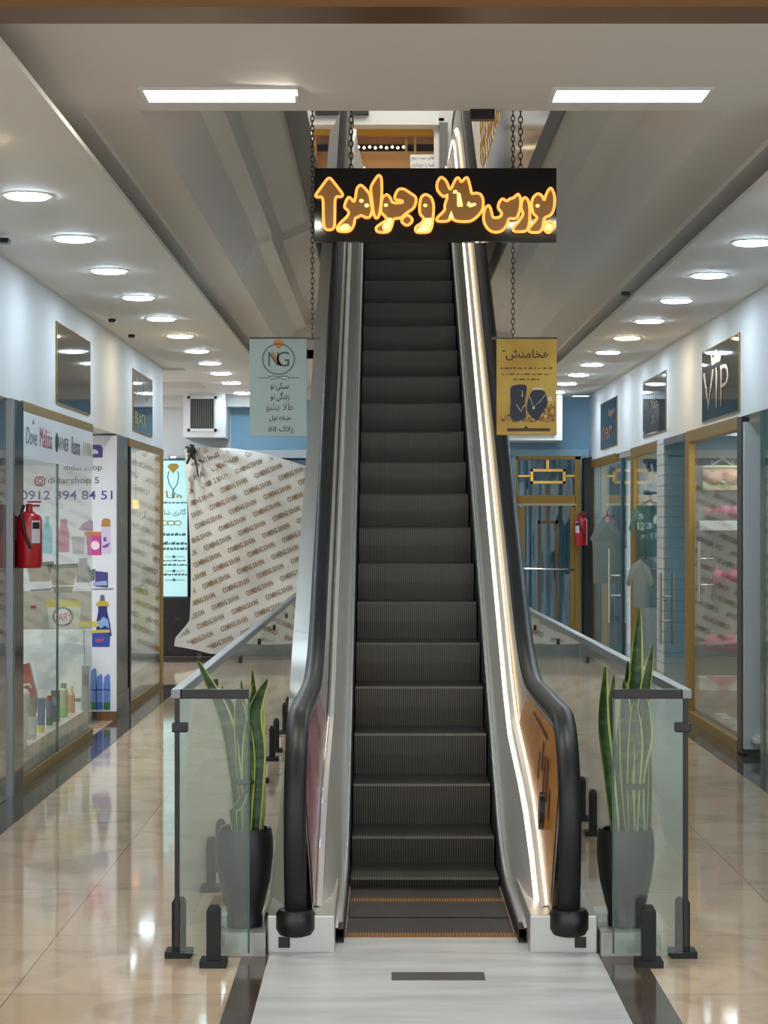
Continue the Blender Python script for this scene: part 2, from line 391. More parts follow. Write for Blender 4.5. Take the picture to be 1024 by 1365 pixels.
# back wall: white, blue, black marble foot
bw = MB().box(-6, 27.2, 1.0, -2.95, 27.35, 3.56)
bw.box(-2.95, 27.2, 2.75, -2.1, 27.35, 3.56).box(-2.1, 27.2, 2.72, 1.6, 27.3, 2.83)
struct('wall_back', bw, M['white'])
struct('wall_back_blue', box(-2.1, 27.2, 2.83, 2.82, 27.35, 3.56), M['bluewall'])
struct('wall_back_foot', box(-6, 27.18, 0, -1.9, 27.35, 1.0), M['marbleblack'])
struct('window_1', box(-2.95, 27.25, 1.0, 1.5, 27.27, 2.72), glass_mat('far_glass', (120, 150, 175), 1.5))
struct('wall_back_inner', box(-3, 28.6, 0, 3.5, 28.7, 3.5).box(-1.9, 27.2, 0, 1.5, 27.3, .3), M['shopinner'])
struct('wall_side_passage', box(-6.1, 22.4, 0, -6, 27.3, 3.6), M['white'])

# ------------------------------------------------------------------ left shop fronts
def glass(name, x, y0, y1, z0, z1, m='shopglass'):
    return struct(name, box(x-.006, y0, z0, x+.006, y1, z1), M[m])
struct('wall_left_pier', box(XL-.25, 13.28, 0, XL+.02, 13.64, 2.66), M['marbleblack'])
glass('window_2', XL, 5, 13.26, .02, 2.64)
struct('trim_10', box(XL-.02, 13.2, 0, XL+.03, 13.27, 2.66), M['steelgrey'], bevel=.005)
wf = box(XL-.04, 13.66, 2.60, XL+.012, 16.97, 2.675).box(XL-.04, 13.66, 0, XL+.012, 16.97, .08)
struct('trim_11', wf, M['goldpaint'], bevel=.006)
M['clearglass'] = glass_mat('clear_window', (246, 250, 248), 1.42, 0, boost=.5)
glass('window_3', XL, 13.68, 16.95, .08, 2.60, 'clearglass')
struct('trim_12', box(XL-.008, 15.17, .08, XL+.008, 15.18, 2.28), M['glassedge'])
struct('trim_13', box(XL-.9, 13.66, .08, XL-.02, 16.9, .25), M['plinth'])
struct('wall_left_inner', box(-5.6, 4, 0, -5.5, 22.3, 2.9).box(-3.75, 18.5, 0, -3.45, 18.6, 2.7), M['shopinner'])
struct('ceiling_shop_left', box(-5.6, 4, 2.72, XL-.12, 22.3, 2.8), M['white'])
struct('wall_left_column', box(XL-.5, 18.5, .22, XL, 19.35, 2.66).box(XL-.52, 18.48, 0, XL+.01, 19.37, .22), M['marblegrey'])
glass('window_4', XL, 19.45, 22.2, .06, 2.62)
struct('trim_14', box(XL-.04, 19.4, 2.58, XL+.012, 22.4, 2.66).box(XL-.05, 22.1, 0, XL+.015, 22.34, 2.60).box(XL-.04, 19.4, 0, XL+.012, 22.1, .07), M['goldpaint'], bevel=.006)
struct('trim_15', box(XL-.012, 19.42, .02, XL+.014, 19.5, 2.58), M['black'])
struct('wall_left_display', box(-3.4, 19.4, 0, -3.3, 22.28, 2.7).box(XL-.8, 19.4, 0, XL-.05, 22.2, .3), M['shopinner'])

# ------------------------------------------------------------------ right shop fronts
glass('window_5', XR, 5, 14.7, .02, 2.66, 'mirrorglass')
struct('trim_16', box(XR-.012, 14.66, 0, XR+.012, 14.8, 2.66), M['glassedge'])
struct('wall_right_jamb', box(XR+.0, 15.5, .06, XR+.95, 15.58, 2.62), flat(186, 194, 196), label=None)
struct('trim_17', box(XR-.01, 15.58, .02, XR+.05, 15.78, 2.66), M['black'])
wr = box(XR-.012, 15.78, 2.57, XR+.05, 18.5, 2.68).box(XR-.015, 18.26, 0, XR+.05, 18.5, 2.57).box(XR-.012, 15.78, 0, XR+.05, 18.26, .1)
struct('trim_18', wr, M['goldpaint'], bevel=.006)
glass('window_6', XR+.02, 15.78, 18.3, .1, 2.57)
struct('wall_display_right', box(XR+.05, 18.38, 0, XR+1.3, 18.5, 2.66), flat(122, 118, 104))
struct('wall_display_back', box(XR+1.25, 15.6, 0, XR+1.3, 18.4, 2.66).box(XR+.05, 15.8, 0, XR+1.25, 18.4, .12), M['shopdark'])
struct('ceiling_shop_right', box(XR+.1, 4, 2.68, XR+2.6, YB, 2.75), M['white'])
struct('wall_right_tiles', box(XR-.01, 19.92, 0, XR+.4, 20.42, 2.67), M['tile'])
struct('wall_right_rear', box(XR+2.4, 5, 0, XR+2.5, 28.6, 2.7).box(XR+.4, 20.0, 0, XR+2.4, 20.1, 2.7), M['shopinner'])
struct('wall_passage_right', box(XR+.6, 18.6, 0, XR+.7, 19.95, 2.67), flat(128, 124, 112))
w7 = box(XR-.012, 20.42, 2.57, XR+.04, 22.6, 2.68).box(XR-.012, 22.3, 0, XR+.04, 22.6, 2.57).box(XR-.012, 20.42, 0, XR+.04, 22.3, .09)
struct('trim_19', w7, M['goldpaint'], bevel=.006)
glass('window_7', XR+.01, 20.45, 22.35, .09, 2.57)
struct('wall_display_far', box(XR+.05, 22.42, .0, XR+1.6, 22.5, 2.67), M['shopinner'])
struct('trim_20', box(XR-.012, 24.1, 2.57, XR+.04, YB, 2.68).box(XR-.012, 26.95, 0, XR+.04, YB, 2.57), M['goldpaint'], bevel=.006)
glass('window_8', XR+.01, 22.62, 27.0, .03, 2.6, 'mirrorglass')
struct('trim_21', box(XR-.012, 23.42, .03, XR+.03, 23.5, 2.6), flat(44, 84, 106))
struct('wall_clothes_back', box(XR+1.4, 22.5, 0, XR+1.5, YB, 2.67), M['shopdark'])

# glass shop doors with pull handles
def handle(name, x, y, z0, z1, parent):
    h = MB().tube([(x-.07, y, z0), (x-.07, y, z1)], .016, 10)
    mid = (z0+z1)/2
    for dz in (-.12, .12): h.tube([(x-.07, y, mid+dz), (x+.03, y, mid+dz)], .011, 8)
    return h.build(name, M['steelrough'], parent, 40)
d1 = root('door_1', (XR, 19.2, 0), kind='structure')
MB().box(XR-.006, 18.55, .02, XR+.006, 19.88, 2.62).build('glass_leaf', M['mirrorglass'], d1)
MB().box(XR-.015, 18.52, 2.6, XR+.015, 19.9, 2.67).build('header', M['steelgrey'], d1)
handle('pull_handle', XR, 19.75, .62, 1.33, d1)
d2 = root('door_2', (XR, 23.9, 0), kind='structure')
MB().box(XR-.02, 23.5, .02, XR-.008, 24.7, 2.55).build('glass_leaf', M['shopglass'], d2)
handle('pull_handle', XR-.02, 24.0, .62, 1.52, d2)

# blue shop door with gold fretwork on the back wall
d3 = root('door_3', (2.2, 27.15, 0), kind='structure')
Yd = 27.1
def pbar(mb, x0, y0, x1, y1, d=.05, mi=0):
    a = at(x0, y1, Yd); b = at(x1, y0, Yd); mb.box(a.x, Yd-d/2, a.z, b.x, Yd+d/2, b.z, mi)
fr = MB()
for q in ((686, 608, 774, 613), (686, 608, 691, 862), (766, 608, 774, 862), (689, 660, 768, 674), (691, 676, 699, 862), (760, 676, 766, 862)): pbar(fr, *q, d=.08)
fr.build('frame', M['goldpaint'], d3, bevel=.006)
ft = MB()
for q in ((728, 612, 732, 626), (707, 625, 754, 629), (707, 641, 754, 645), (707, 625, 711, 645), (750, 625, 754, 645), (691, 633, 707, 636), (754, 633, 768, 636)): pbar(ft, *q, d=.05)
ft.build('fretwork', M['goldbright'], d3, bevel=.004)
fk = MB()
for q in ((728, 645, 731, 662), (717, 694, 744, 698), (717, 694, 720, 862), (740, 694, 744, 862), (728, 676, 731, 694)): pbar(fk, *q, d=.04)
fk.build('dark_fretwork', M['brownmetal'], d3)
ba = MB(); pbar(ba, 689, 671, 768, 674, .14); ba.build('top_bar', flat(206, 186, 150), d3)
bb = MB(); a = at(694, 758, Yd-.06); b = at(767, 759, Yd-.06); bb.tube([a, b], .014, 8); bb.build('pull_bar', M['chrome'], d3, 40)
gl = MB(); a = at(691, 862, Yd); b = at(768, 612, Yd); gl.box(a.x, Yd-.008, 0, b.x, Yd+.008, b.z); gl.build('glass_leaf', M['shopglass'], d3)
cu = MB(); rows = []
for i in range(60):
    x = 1.75+1.0*i/59; rows.append([(x, 27.45+.03*math.sin(i*1.1), 0), (x, 27.45+.03*math.sin(i*1.1), 2.75)])
cu.loft(rows); cu.build('blue_curtain', M['bluecurtain'], d3, 60)
struct('trim_22', box(2.72, 26.9, 0, XR, 27.3, 2.72), M['black'])
struct('trim_23', box(1.5, 27.05, 0, 1.80, 27.3, 2.75).box(1.5, 27.05, 2.74, 2.8, 27.3, 2.83), flat(150, 190, 212))

# ------------------------------------------------------------------ upper floor seen through the opening
struct('floor_upper', box(-4, 21.9, 4.95, 4, 29, 5.25), M['floor'])
struct('ceiling_upper', box(-5, 8, 8.6, 5, 29, 8.7), M['white'])
struct('wall_upper_back', box(.84, 26.4, 5.25, 1.75, 26.6, 8.6).box(-5, 26.4, 7.08, .84, 26.6, 8.6), M['white'])
struct('wall_upper_far', box(1.2, 26.2, 5.25, 5, 26.4, 8.6), flat(190, 186, 176))
struct('wall_upper_left', box(-5, 9, 4.95, -4.9, 29, 8.6), M['white'])
struct('wall_upper_right', box(4.0, 9, 4.95, 4.1, 29, 8.6), M['white'])
struct('wall_upper_near', box(-5, 8.9, 3.82, 5, 9.0, 8.6), M['white'])
struct('trim_24', box(-.95, 26.05, 7.06, .72, 26.4, 7.24), flat(214, 222, 226))
struct('trim_25', box(-.9, 25.95, 7.18, -.2, 26.05, 7.25), M['black'])
ub = root('window_9', (-.1, 26.4, 5.25), kind='structure')
MB().box(-.95, 27.6, 5.25, .8, 27.7, 7.1).box(-.95, 27.6, 7.0, .8, 27.7, 7.8).box(-.95, 26.4, 7.18, .8, 27.7, 7.22).box(-.95, 26.4, 5.25, -.93, 27.6, 7.1).build('gold_interior', flat(158, 114, 62), ub)
MB().box(-.95, 26.36, 6.98, .65, 26.44, 7.07).box(-.9, 26.6, 6.5, .5, 26.75, 6.56).build('gold_frame', M['goldbright'], ub)
dk = MB()
for px in (540, 552): a = at(px, 172, 26.5); b = at(px+3, 208, 26.5); dk.box(a.x, 26.48, b.z, b.x, 26.52, a.z)
dk.build('gold_rod', M['goldbright'], ub)
lb = MB()
for i in range(9):
    p = at(478+i*7.5, 196+(i % 2), 27.3); lb.add([(p.x+a, 27.3+b, p.z+c) for a, b, c in ((-.022, 0, 0), (.022, 0, 0), (0, -.022, 0), (0, .022, 0), (0, 0, -.022), (0, 0, .022))],
        [(0, 2, 4), (2, 1, 4), (1, 3, 4), (3, 0, 4), (2, 0, 5), (1, 2, 5), (3, 1, 5), (0, 3, 5)])
lb.build('lamp_row', mat('small_bulbs', (255, 230, 180), emit=(255, 225, 170), strength=6), ub)
MB().box(-.95, 26.38, 5.25, .65, 26.39, 6.98).build('glass_pane', M['shopglass'], ub)
struct('trim_26', box(.665, 26.2, 5.25, .73, 26.45, 7.06), M['white'])
struct('trim_27', box(.73, 26.1, 5.25, .84, 26.45, 7.1), flat(104, 108, 110))
t = root('notice_sheet', (at(572, 222, 26.3)), 'small white notice with two lines of black writing on the upper shop window', 'notice')
a = at(547, 224, 26.3); b = at(581, 206, 26.3)
MB().box(a.x, 26.295, a.z-.25, b.x, 26.305, b.z).build('sheet', flat(228, 234, 234), t)
q = MB(); write(q, 'طلای دست دوم', a.x+.02, b.z-.085, b.x-.02, b.z-.02, front(26.292)); write(q, 'شما را خریداریم', a.x+.02, b.z-.18, b.x-.02, b.z-.11, front(26.292))
q.build('lettering', M['ink'], t)
# hanging gold fringe upstairs
t = root('gold_fringe', (1.3, 23.4, 7.2), 'glittering gold hanging fringe beside the upper end of the escalator', 'decoration')
for i in range(13):
    x0 = 1.14+.31*i/12; y0 = 23.3+.05*(i % 3); g = MB()
    zt, zb = 7.3, 6.0+.08*random.random()-.04*i*0
    pts = [(x0+.008*math.sin(k*1.7+i), y0+.008*math.cos(k*1.3+i), zt+(zb-zt)*k/16) for k in range(17)]
    g.tube(pts, [.006+.007*((k+i) % 2) for k in range(17)], 6); g.build('fringe_strand', M['goldbright'], t, 30)
MB().tube([(1.1, 23.35, 7.3), (1.5, 23.35, 7.3)], .015, 8).tube([(1.3, 23.35, 7.3), (1.3, 23.35, 8.62)], .006, 6).build('rail', M['goldbright'], t)

# ================================================================== ESCALATOR
CX = .205
def rp(x, w_): return 0 if x < -w_ else ((x+w_)**2/(4*w_) if x < w_ else x)
SL = .577
def Nz(Y): return SL*(rp(Y-10.043, .5)-rp(Y-19.142, .5))
def Hz(Y): return .99+SL*(rp(Y-10.80, .55)-rp(Y-19.83, .6))
def tab(T, Y):
    if Y <= T[0][0]: return T[0][1]
    for (a, b), (c, d) in zip(T, T[1:]):
        if Y <= c: return b+(d-b)*(Y-a)/(c-a)
    return T[-1][1]
LT = [(8.55, .14), (8.75, .235), (9.0, .37), (9.4, .53), (9.8, .635), (10.2, .715), (10.6, .80), (11.0, Nz(11)+.44)]
def L2(Y): return tab(LT, Y) if Y < 11 else Nz(Y)+.44
def L1(Y): return L2(Y)-(.06+.05*min(1, max(0, (Y-8.6)/2.4)))
OT = [(8.6, .09), (9.05, .13), (9.6, .33), (10.2, .54), (10.7, .78), (11.2, Nz(11.2)+.43)]
def Oz(Y): return tab(OT, Y) if Y < 11.2 else Nz(Y)+.43
NC, NR = (8.8, .57), .42
YS = [8.6+.1*i for i in range(30)]+[11.6+.4*i for i in range(18)]+[18.8+.1*i for i in range(32)]
esc = root('escalator', (CX, 8.6, 0), 'steel escalator rising from the white landing to the upper floor', 'escalator')
def ex(s, d): return CX+s*d
# steps
for k in range(-4, 24):
    Y0 = 10.36+.4*k; z1 = Nz(Y0); z0 = Nz(Y0-.4)
    if k <= -3: z1 = z0 = .004
    s = MB()
    lo = min(z0-.03, z1-.05)
    prof = [(Y0+.006, z1-.0), (Y0, z1-.012), (Y0+.012, lo+(z1-lo)*.55), (Y0+.035, lo)]
    s.loft([[(CX-.372, y, z) for y, z in prof], [(CX+.372, y, z) for y, z in prof]], 1)
    s.quad((CX-.372, Y0+.006, z1), (CX+.372, Y0+.006, z1), (CX+.372, Y0+.425, z1), (CX-.372, Y0+.425, z1), mi=0)
    s.quad((CX-.372, Y0+.425, z1), (CX+.372, Y0+.425, z1), (CX+.372, Y0+.425, lo), (CX-.372, Y0+.425, lo), mi=1)
    o = s.build('step', [M['tread'], M['riser']], esc)
    if k == -2:
        MB().box(CX-.37, Y0-.003, z1-.010, CX+.37, Y0+.075, z1+.006).build('yellow_edge', M['yellow'], o)
# comb and landing
MB().box(CX-.395, 8.72, -.02, CX+.395, 8.81, .010).build('yellow_comb', M['yellow'], esc)
MB().box(CX-.69, 4, -.02, CX+.70, 8.40, .008).box(CX-.42, 8.40, -.02, CX+.42, 8.73, .008).build('landing_plate', M['landing'], esc)
MB().box(.03, 7.90, .0, .405, 8.04, .0095).build('landing_slot', flat(70, 68, 66), esc)
MB().loft([[(CX-.40, y, Nz(y)-.30), (CX+.40, y, Nz(y)-.30)] for y in YS]).box(CX-.6, 21.6, 4.6, CX+.6, 21.7, 5.25).build('light_blocker', M['blackmatte'], esc)  # unseen black sheet added under the steps to stop light leaking
MB().box(CX-.5, 20.0, 5.15, CX+.5, 22.0, 5.252).build('upper_landing_plate', M['steelrough'], esc)
for s in (-1, 1):
    # skirt
    q = MB(); q.loft([[(ex(s, .380), y, Nz(y)-.30), (ex(s, .380), y, Nz(y)+.068), (ex(s, .405), y, Nz(y)+.068), (ex(s, .405), y, Nz(y)-.30)] for y in YS])
    q.build('skirt', M['blackmatte'], esc, 50)
    MB().tube([(ex(s, .396), y, Nz(y)+.074) for y in [8.75]+YS[2:]], .011, 8).build('skirt_trim', M['steeltrim'], esc, 60)
    # inclined stainless balustrade, lower deck panel then upper panel
    hb = lambda y: Hz(y)-.045 if y > 8.8 else NC[1]+math.sqrt(max(0, .375**2-(NC[0]-y)**2))
    lo = lambda y: max(L2(y), .165)
    q = MB()
    q.loft([[(ex(s, .405), y, Nz(y)+.072), (ex(s, .470), y, max(L1(y), Nz(y)+.08))] for y in YS])
    q.loft([[(ex(s, .470), y, max(L1(y), Nz(y)+.08)), (ex(s, .473), y, L2(y)-.008*(y < 9))] for y in YS])
    q.loft([[(ex(s, .473), y, L2(y)), (ex(s, .505), y, L2(y)+.01)] for y in YS])
    q.build('deck_panel', M['steel'], esc, 35)
    YT = [8.44, 8.47, 8.5, 8.55]+YS
    q = MB(); q.loft([[(ex(s, .508+.0*y), y, lo(y)+.005), (ex(s, .548), y, max(hb(y), lo(y)+.006))] for y in YT])
    q.build('balustrade_panel', M['steelrough'], esc, 35)
    # advertising sticker on the newel panel
    YA = [8.47+.06*i for i in range(33)]
    q = MB()
    for j in range(1):
        q.loft([[(ex(s, .508-.004), y, lo(y)+.03), (ex(s, .5465-.004), y, max(hb(y)-.02, lo(y)+.031))] for y in YA])
    st = q.build('advert_sticker', M['orange' if s > 0 else 'maroon'], esc, 35)
    st['label'] = 'orange advertising sticker' if s > 0 else 'maroon advertising sticker'
    if s > 0:
        q = MB()
        def onpan(u, v):     # u along depth, v 0..1 up the panel
            a, b = lo(u)+.03, max(hb(u)-.02, lo(u)+.031)
            return (ex(s, .508-.007+.0385*v), u, a+(b-a)*v)
        for (u0, u1, v0, v1) in ((8.85, 8.93, .42, .75), (8.99, 9.05, .35, .7), (9.11, 9.18, .5, .78), (8.72, 8.77, .4, .6), (9.25, 9.3, .3, .6)):
            q.loft([[onpan(u0+(u1-u0)*i/3, v0), onpan(u0+(u1-u0)*i/3, v1)] for i in range(4)])
        for i in range(12): q.loft([[onpan(9.0+.07*i+.04*j, .84), onpan(9.0+.07*i+.04*j, .9)] for j in range(2)])
        q.build('sticker_lettering', flat(96, 50, 20), st)
        # two light strips along the deck
        MB().tube([(ex(s, .462), y, max(L1(y), Nz(y)+.08)+.002) for y in YS], .0062, 8).build('led_strip', M['led'], esc, 60)
        MB().tube([(ex(s, .500), y, L2(y)+.013) for y in YS], .0055, 8).build('led_strip', M['ledwarm'], esc, 60)
    else:
        MB().tube([(ex(s, .500), y, L2(y)+.013) for y in YS], .007, 8).build('deck_trim', M['chrome'], esc, 60)
    # handrail with newel loops
    pts = [(NC[0]-NR*math.sin(a)*1.0, NC[1]-NR*math.cos(a)) for a in [i*PI/18 for i in range(9, 19)]]
    path = [(8.46, .10), (8.435, .2), (8.405, .34), (8.385, .46)]+pts+[(y, Hz(y)) for y in YS if y > 8.9 and y < 21.45]
    path += [(21.45+.38*math.sin(a), 5.82+.38*math.cos(a)) for a in [i*PI/12 for i in range(0, 13)]]
    q = MB(); prof = [(-.046, -.022), (-.048, .004), (-.034, .024), (0, .03), (.034, .024), (.048, .004), (.046, -.022), (0, -.026)]
    rows = []
    for i, (y, z) in enumerate(path):
        a = path[max(0, i-1)]; b = path[min(len(path)-1, i+1)]
        ty, tz = b[0]-a[0], b[1]-a[1]; l = math.hypot(ty, tz); ty /= l; tz /= l
        rows.append([(ex(s, .581)+u, y-tz*v, z+ty*v) for u, v in prof+prof[:1]])
    q.loft(rows); hr = q.build('handrail', M['rubber'], esc, 50)
    # metal rail bed under the rubber and newel edge
    q = MB(); rows = []
    for i, (y, z) in enumerate(path):
        a = path[max(0, i-1)]; b = path[min(len(path)-1, i+1)]
        ty, tz = b[0]-a[0], b[1]-a[1]; l = math.hypot(ty, tz); ty /= l; tz /= l
        rows.append([(ex(s, .581)+u, y-tz*v, z+ty*v) for u, v in ((-.035, -.05), (-.035, -.02), (.035, -.02), (.035, -.05), (-.035, -.05))])
    q.loft(rows); q.build('handrail_bed', M['darksteel'], esc, 50)
    # handrail inlet, base box, sensor
    q = MB(); q.lathe(ex(s, .581), 8.425, [(.04, .075), (.07, .085), (.084, .11), (.084, .17), (.072, .19)], 24, 0, 1, 1.0); q.build('handrail_inlet', M['black'], esc, 40)
    q = MB(); x0, x1 = sorted((ex(s, .415), ex(s, .70))); q.box(x0, 8.41, 0, x1, 9.3, .165); q.build('base_box', M['steelrough'], esc, None, .006)
    MB().box(ex(s, .628)-.024, 8.400, .03, ex(s, .628)+.024, 8.412, .075).build('sensor_window', M['black'], esc)
    # outer deck, cladding
    OW = .725 if s < 0 else .636
    OZ = Oz if s < 0 else (lambda y: Hz(y)-.16)
    q = MB(); q.loft([[(ex(s, .56), 8.55, .16), (ex(s, .62), 8.55, .16), (ex(s, OW), 8.55, .15)]]+[[(ex(s, .56), y, Hz(y)-.06), (ex(s, .62), y, Hz(y)-.085), (ex(s, OW), y, OZ(y))] for y in YS if y > 8.85])
    q.build('outer_deck', M['steelrough'], esc, 40)
    q = MB(); q.loft([[(ex(s, OW), y, OZ(y) if y > 8.85 else .12), (ex(s, OW), y, max(.0, Nz(y)-.75))] for y in YS]); q.build('side_cladding', M['white'], esc, 40)
    # newel side plates
    for d in (.553, .609):
        q = MB(); n = 20
        q.add([(ex(s, d), 8.5, .16)]+[(ex(s, d), NC[0]-.385*math.sin(i*PI/n), NC[1]-.385*math.cos(i*PI/n)) for i in range(n//2, n+1)]+[(ex(s, d), 9.3, Hz(9.3)-.05), (ex(s, d), 9.3, .16)], [tuple(range(n//2+4))])
        if d > .6: q.build('newel_plate', M['steelrough'], esc)
q = MB(); q.loft([[(CX-.725, y, max(0, Nz(y)-.75)), (CX+.636, y, max(0, Nz(y)-.75))] for y in YS if y > 11.2]); q.build('truss_underside', M['white'], esc, 40)
# black oval stop button on the lit newel
q = MB(); pts = [(8.95+.05*math.cos(a), .53+.085*math.sin(a)) for a in [2*PI*i/20 for i in range(20)]]
q.prism(pts, lambda u, v, d: (ex(1, d+.06*(v-.53)*.8), u, v), .495, .525); q.build('stop_button', M['black'], esc)

# ================================================================== GLASS BARRIERS
def bollard(mb, x, y, r=.028, h=.25):
    mb.box(x-.055, y-.055, 0, x+.055, y+.055, .028)
    mb.box(x-r, y-r, .028, x+r, y+r, h-.02)
    b = len(mb.v); mb.add([(x-r, y-r, h-.02), (x+r, y-r, h-.02), (x+r, y+r, h-.02), (x-r, y+r, h-.02), (x-r*.6, y-r*.6, h), (x+r*.6, y-r*.6, h), (x+r*.6, y+r*.6, h), (x-r*.6, y+r*.6, h)],
        [(4, 5, 6, 7), (0, 1, 5, 4), (1, 2, 6, 5), (2, 3, 7, 6), (3, 0, 4, 7)])
def barrier(xf, s, label, xin, joints):
    r = root('glass_barrier', (xf(8.3), 8.3, 0), label, 'barrier')
    for a, b in zip(joints, joints[1:]):
        a2, b2 = a+.006, b-.006; p = MB(); xa, xb = xf(a2), xf(b2)
        p.add([(xa-.006, a2, .06), (xa+.006, a2, .06), (xb+.006, b2, .06), (xb-.006, b2, .06), (xa-.006, a2, 1.10), (xa+.006, a2, 1.10), (xb+.006, b2, 1.10), (xb-.006, b2, 1.10)],
              [(0, 3, 2, 1), (4, 5, 6, 7), (0, 1, 5, 4), (1, 2, 6, 5), (2, 3, 7, 6), (3, 0, 4, 7)])
        p.build('glass_panel', M['glass'], r)
    y0, y1 = joints[0], joints[-1]
    p = MB(); p.box(xin-(.0 if s < 0 else .0), 8.294, .03, xf(8.3), 8.306, 1.09) if False else None
    xa, xb = sorted((xin, xf(8.3)-s*.012)); p.box(xa, 8.294, .03, xb, 8.306, 1.10); p.build('front_glass_panel', M['glass'], r)
    e = MB(); e.box(xin-.004, 8.292, .03, xin+.004, 8.308, 1.10); e.build('glass_edge', M['glassedge'], r)
    # rails
    p = MB(); p.add([(xf(y)+dx, y, z) for y in (y0-.02, y1) for z in (1.095, 1.134) for dx in (-.024, .024)],
        [(0, 1, 3, 2), (4, 6, 7, 5), (0, 4, 5, 1), (2, 3, 7, 6), (0, 2, 6, 4), (1, 5, 7, 3)]); p.build('top_rail', M['steelgrey'], r, None, .004)
    p = MB(); p.box(xa, 8.28, 1.095, xb-.0, 8.32, 1.134); p.build('front_rail', M['black'], r, None, .003)
    p = MB(); p.box(xf(8.3)-.009, 8.285, .06, xf(8.3)+.009, 8.32, 1.13); p.build('corner_profile', M['black'], r)
    p = MB(); x = xf(8.3); a_, b_ = sorted((x+s*.02, x-s*.045)); p.box(a_, 8.275, .955, b_, 8.325, .995); p.build('corner_clamp', M['black'], r, None, .006)
    for y in joints[1:-1]:
        p = MB(); p.box(xf(y)-.016, y-.03, .99, xf(y)+.016, y+.03, 1.03); p.build('glass_clamp', M['black'], r)
    # posts
    p = MB(); bollard(p, xf(8.38)-s*.0, 8.38); p.build('glass_post', M['blackmatte'], r)
    p = MB(); bollard(p, (xin+xf(8.3))/2+(-.005 if s > 0 else .0)-s*.0+(.105 if s < 0 else -.03)*.0+(s*-.012), 8.2); p.build('glass_post', M['blackmatte'], r)
    for y in joints[1:-1]:
        for d in (-.28, .3):
            p = MB(); bollard(p, xf(y+d), y+d, .028, .27); p.build('glass_post', M['blackmatte'], r)
    p = MB(); p.box(xf(y1)-.02, y1, 0, xf(y1)+.02, y1+.04, 1.134); p.build('end_post', M['steelgrey'], r)
    return r
J = [8.3, 10.15, 11.9, 13.7, 15.55, 17.5, 19.4, 20.5]
barrier(lambda y: -.866, -1, 'left glass barrier with black posts running beside the escalator', -.566, J)
barrier(lambda y: 1.262-(y-8.3)*.010, 1, 'right glass barrier with black posts running beside the escalator', .960, J)

# ================================================================== SNAKE PLANTS
def leaf(pts, wmax, root_o, twist=0.0, tip=.12):
    P = [Vector(p) for p in pts]
    # resample as a smooth curve
    Q = []
    n = 18
    for i in range(n+1):
        t = i/n*(len(P)-1); k = min(int(t), len(P)-2); f = t-k
        p0 = P[max(k-1, 0)]; p1 = P[k]; p2 = P[k+1]; p3 = P[min(k+2, len(P)-1)]
        Q.append(.5*((2*p1)+(p2-p0)*f+(2*p0-5*p1+4*p2-p3)*f*f+(3*p1-p0-3*p2+p3)*f*f*f))
    mb = MB(); rows = []; back = []
    for i, q in enumerate(Q):
        t = i/n
        w_ = 1.35*wmax*(.55+.45*math.sin(min(1, t*1.6)*PI/2))*(1 if t < .62 else max(.03, math.cos((t-.62)/.38*PI/2)**.8))
        an = twist*(.5+t)
        d = Vector((math.cos(an), math.sin(an), 0)); nn = Vector((-math.sin(an), math.cos(an), 0))
        row = []
        for u, b in ((-1, .0), (-.78, .35), (0, .8), (.78, .35), (1, .0)): row.append(q+d*(u*w_/2)+nn*(b*w_*.28))
        rows.append([tuple(x) for x in row]); back.append([tuple(x+nn*.004) for x in row])
    for R in (rows, back):
        m0 = len(mb.f); mb.loft(R)
        for fi in range(m0, len(mb.f)): mb.m[fi] = 1 if (fi-m0) % 4 in (0, 3) else 0
    return mb.build('leaf', [M['leaf'], M['leafedge']], root_o, 60)
def pot_plant(cx, cy, zb, r, h, label, leaves, square=False, tie=None):
    t = root('potted_snake_plant', (cx, cy, zb), label, 'potted plant')
    q = MB(); q.lathe(cx, cy, [(r*.50, zb), (r*.62, zb+.004), (r*.63, zb+.04), (r*.60, zb+.055), (r*.72, zb+h*.25), (r*.9, zb+h*.48), (r, zb+h*.72), (r*.99, zb+h*.88), (r*.93, zb+h-.008), (r*.9, zb+h), (r*.80, zb+h-.004), (r*.79, zb+h-.05)], 36)
    q.build('pot', M['pot'], t, 40)
    q = MB(); q.lathe(cx, cy, [(r*.05, zb+h-.04), (r*.78, zb+h-.045), (r*.78, zb+h-.06)], 24); q.build('soil', M['soil'], t)
    for pts, w_, tw, dy in leaves:
        P = [(X_(px, cy+dy), cy+dy*(.3+.7*i/(len(pts)-1)), max(Z_(py, cy+dy), zb+h-.045)) for i, (px, py) in enumerate(pts)]
        leaf(P, w_, t, tw)
    if tie:
        q = MB(); q.tube([(tie[0]+tie[2]*math.cos(a), cy+tie[2]*.8*math.sin(a), tie[1]) for a in [2*PI*i/20 for i in range(20)]], .012, 8, True); q.build('leaf_tie', M['tie'], t, 60)
    return t
struct('trim_28', box(-.735, 8.36, 0, -.50, 8.95, .10), M['plinth'], bevel=.004)
struct('trim_29', box(.915, 8.36, 0, 1.17, 8.95, .10), M['plinth'], bevel=.004)
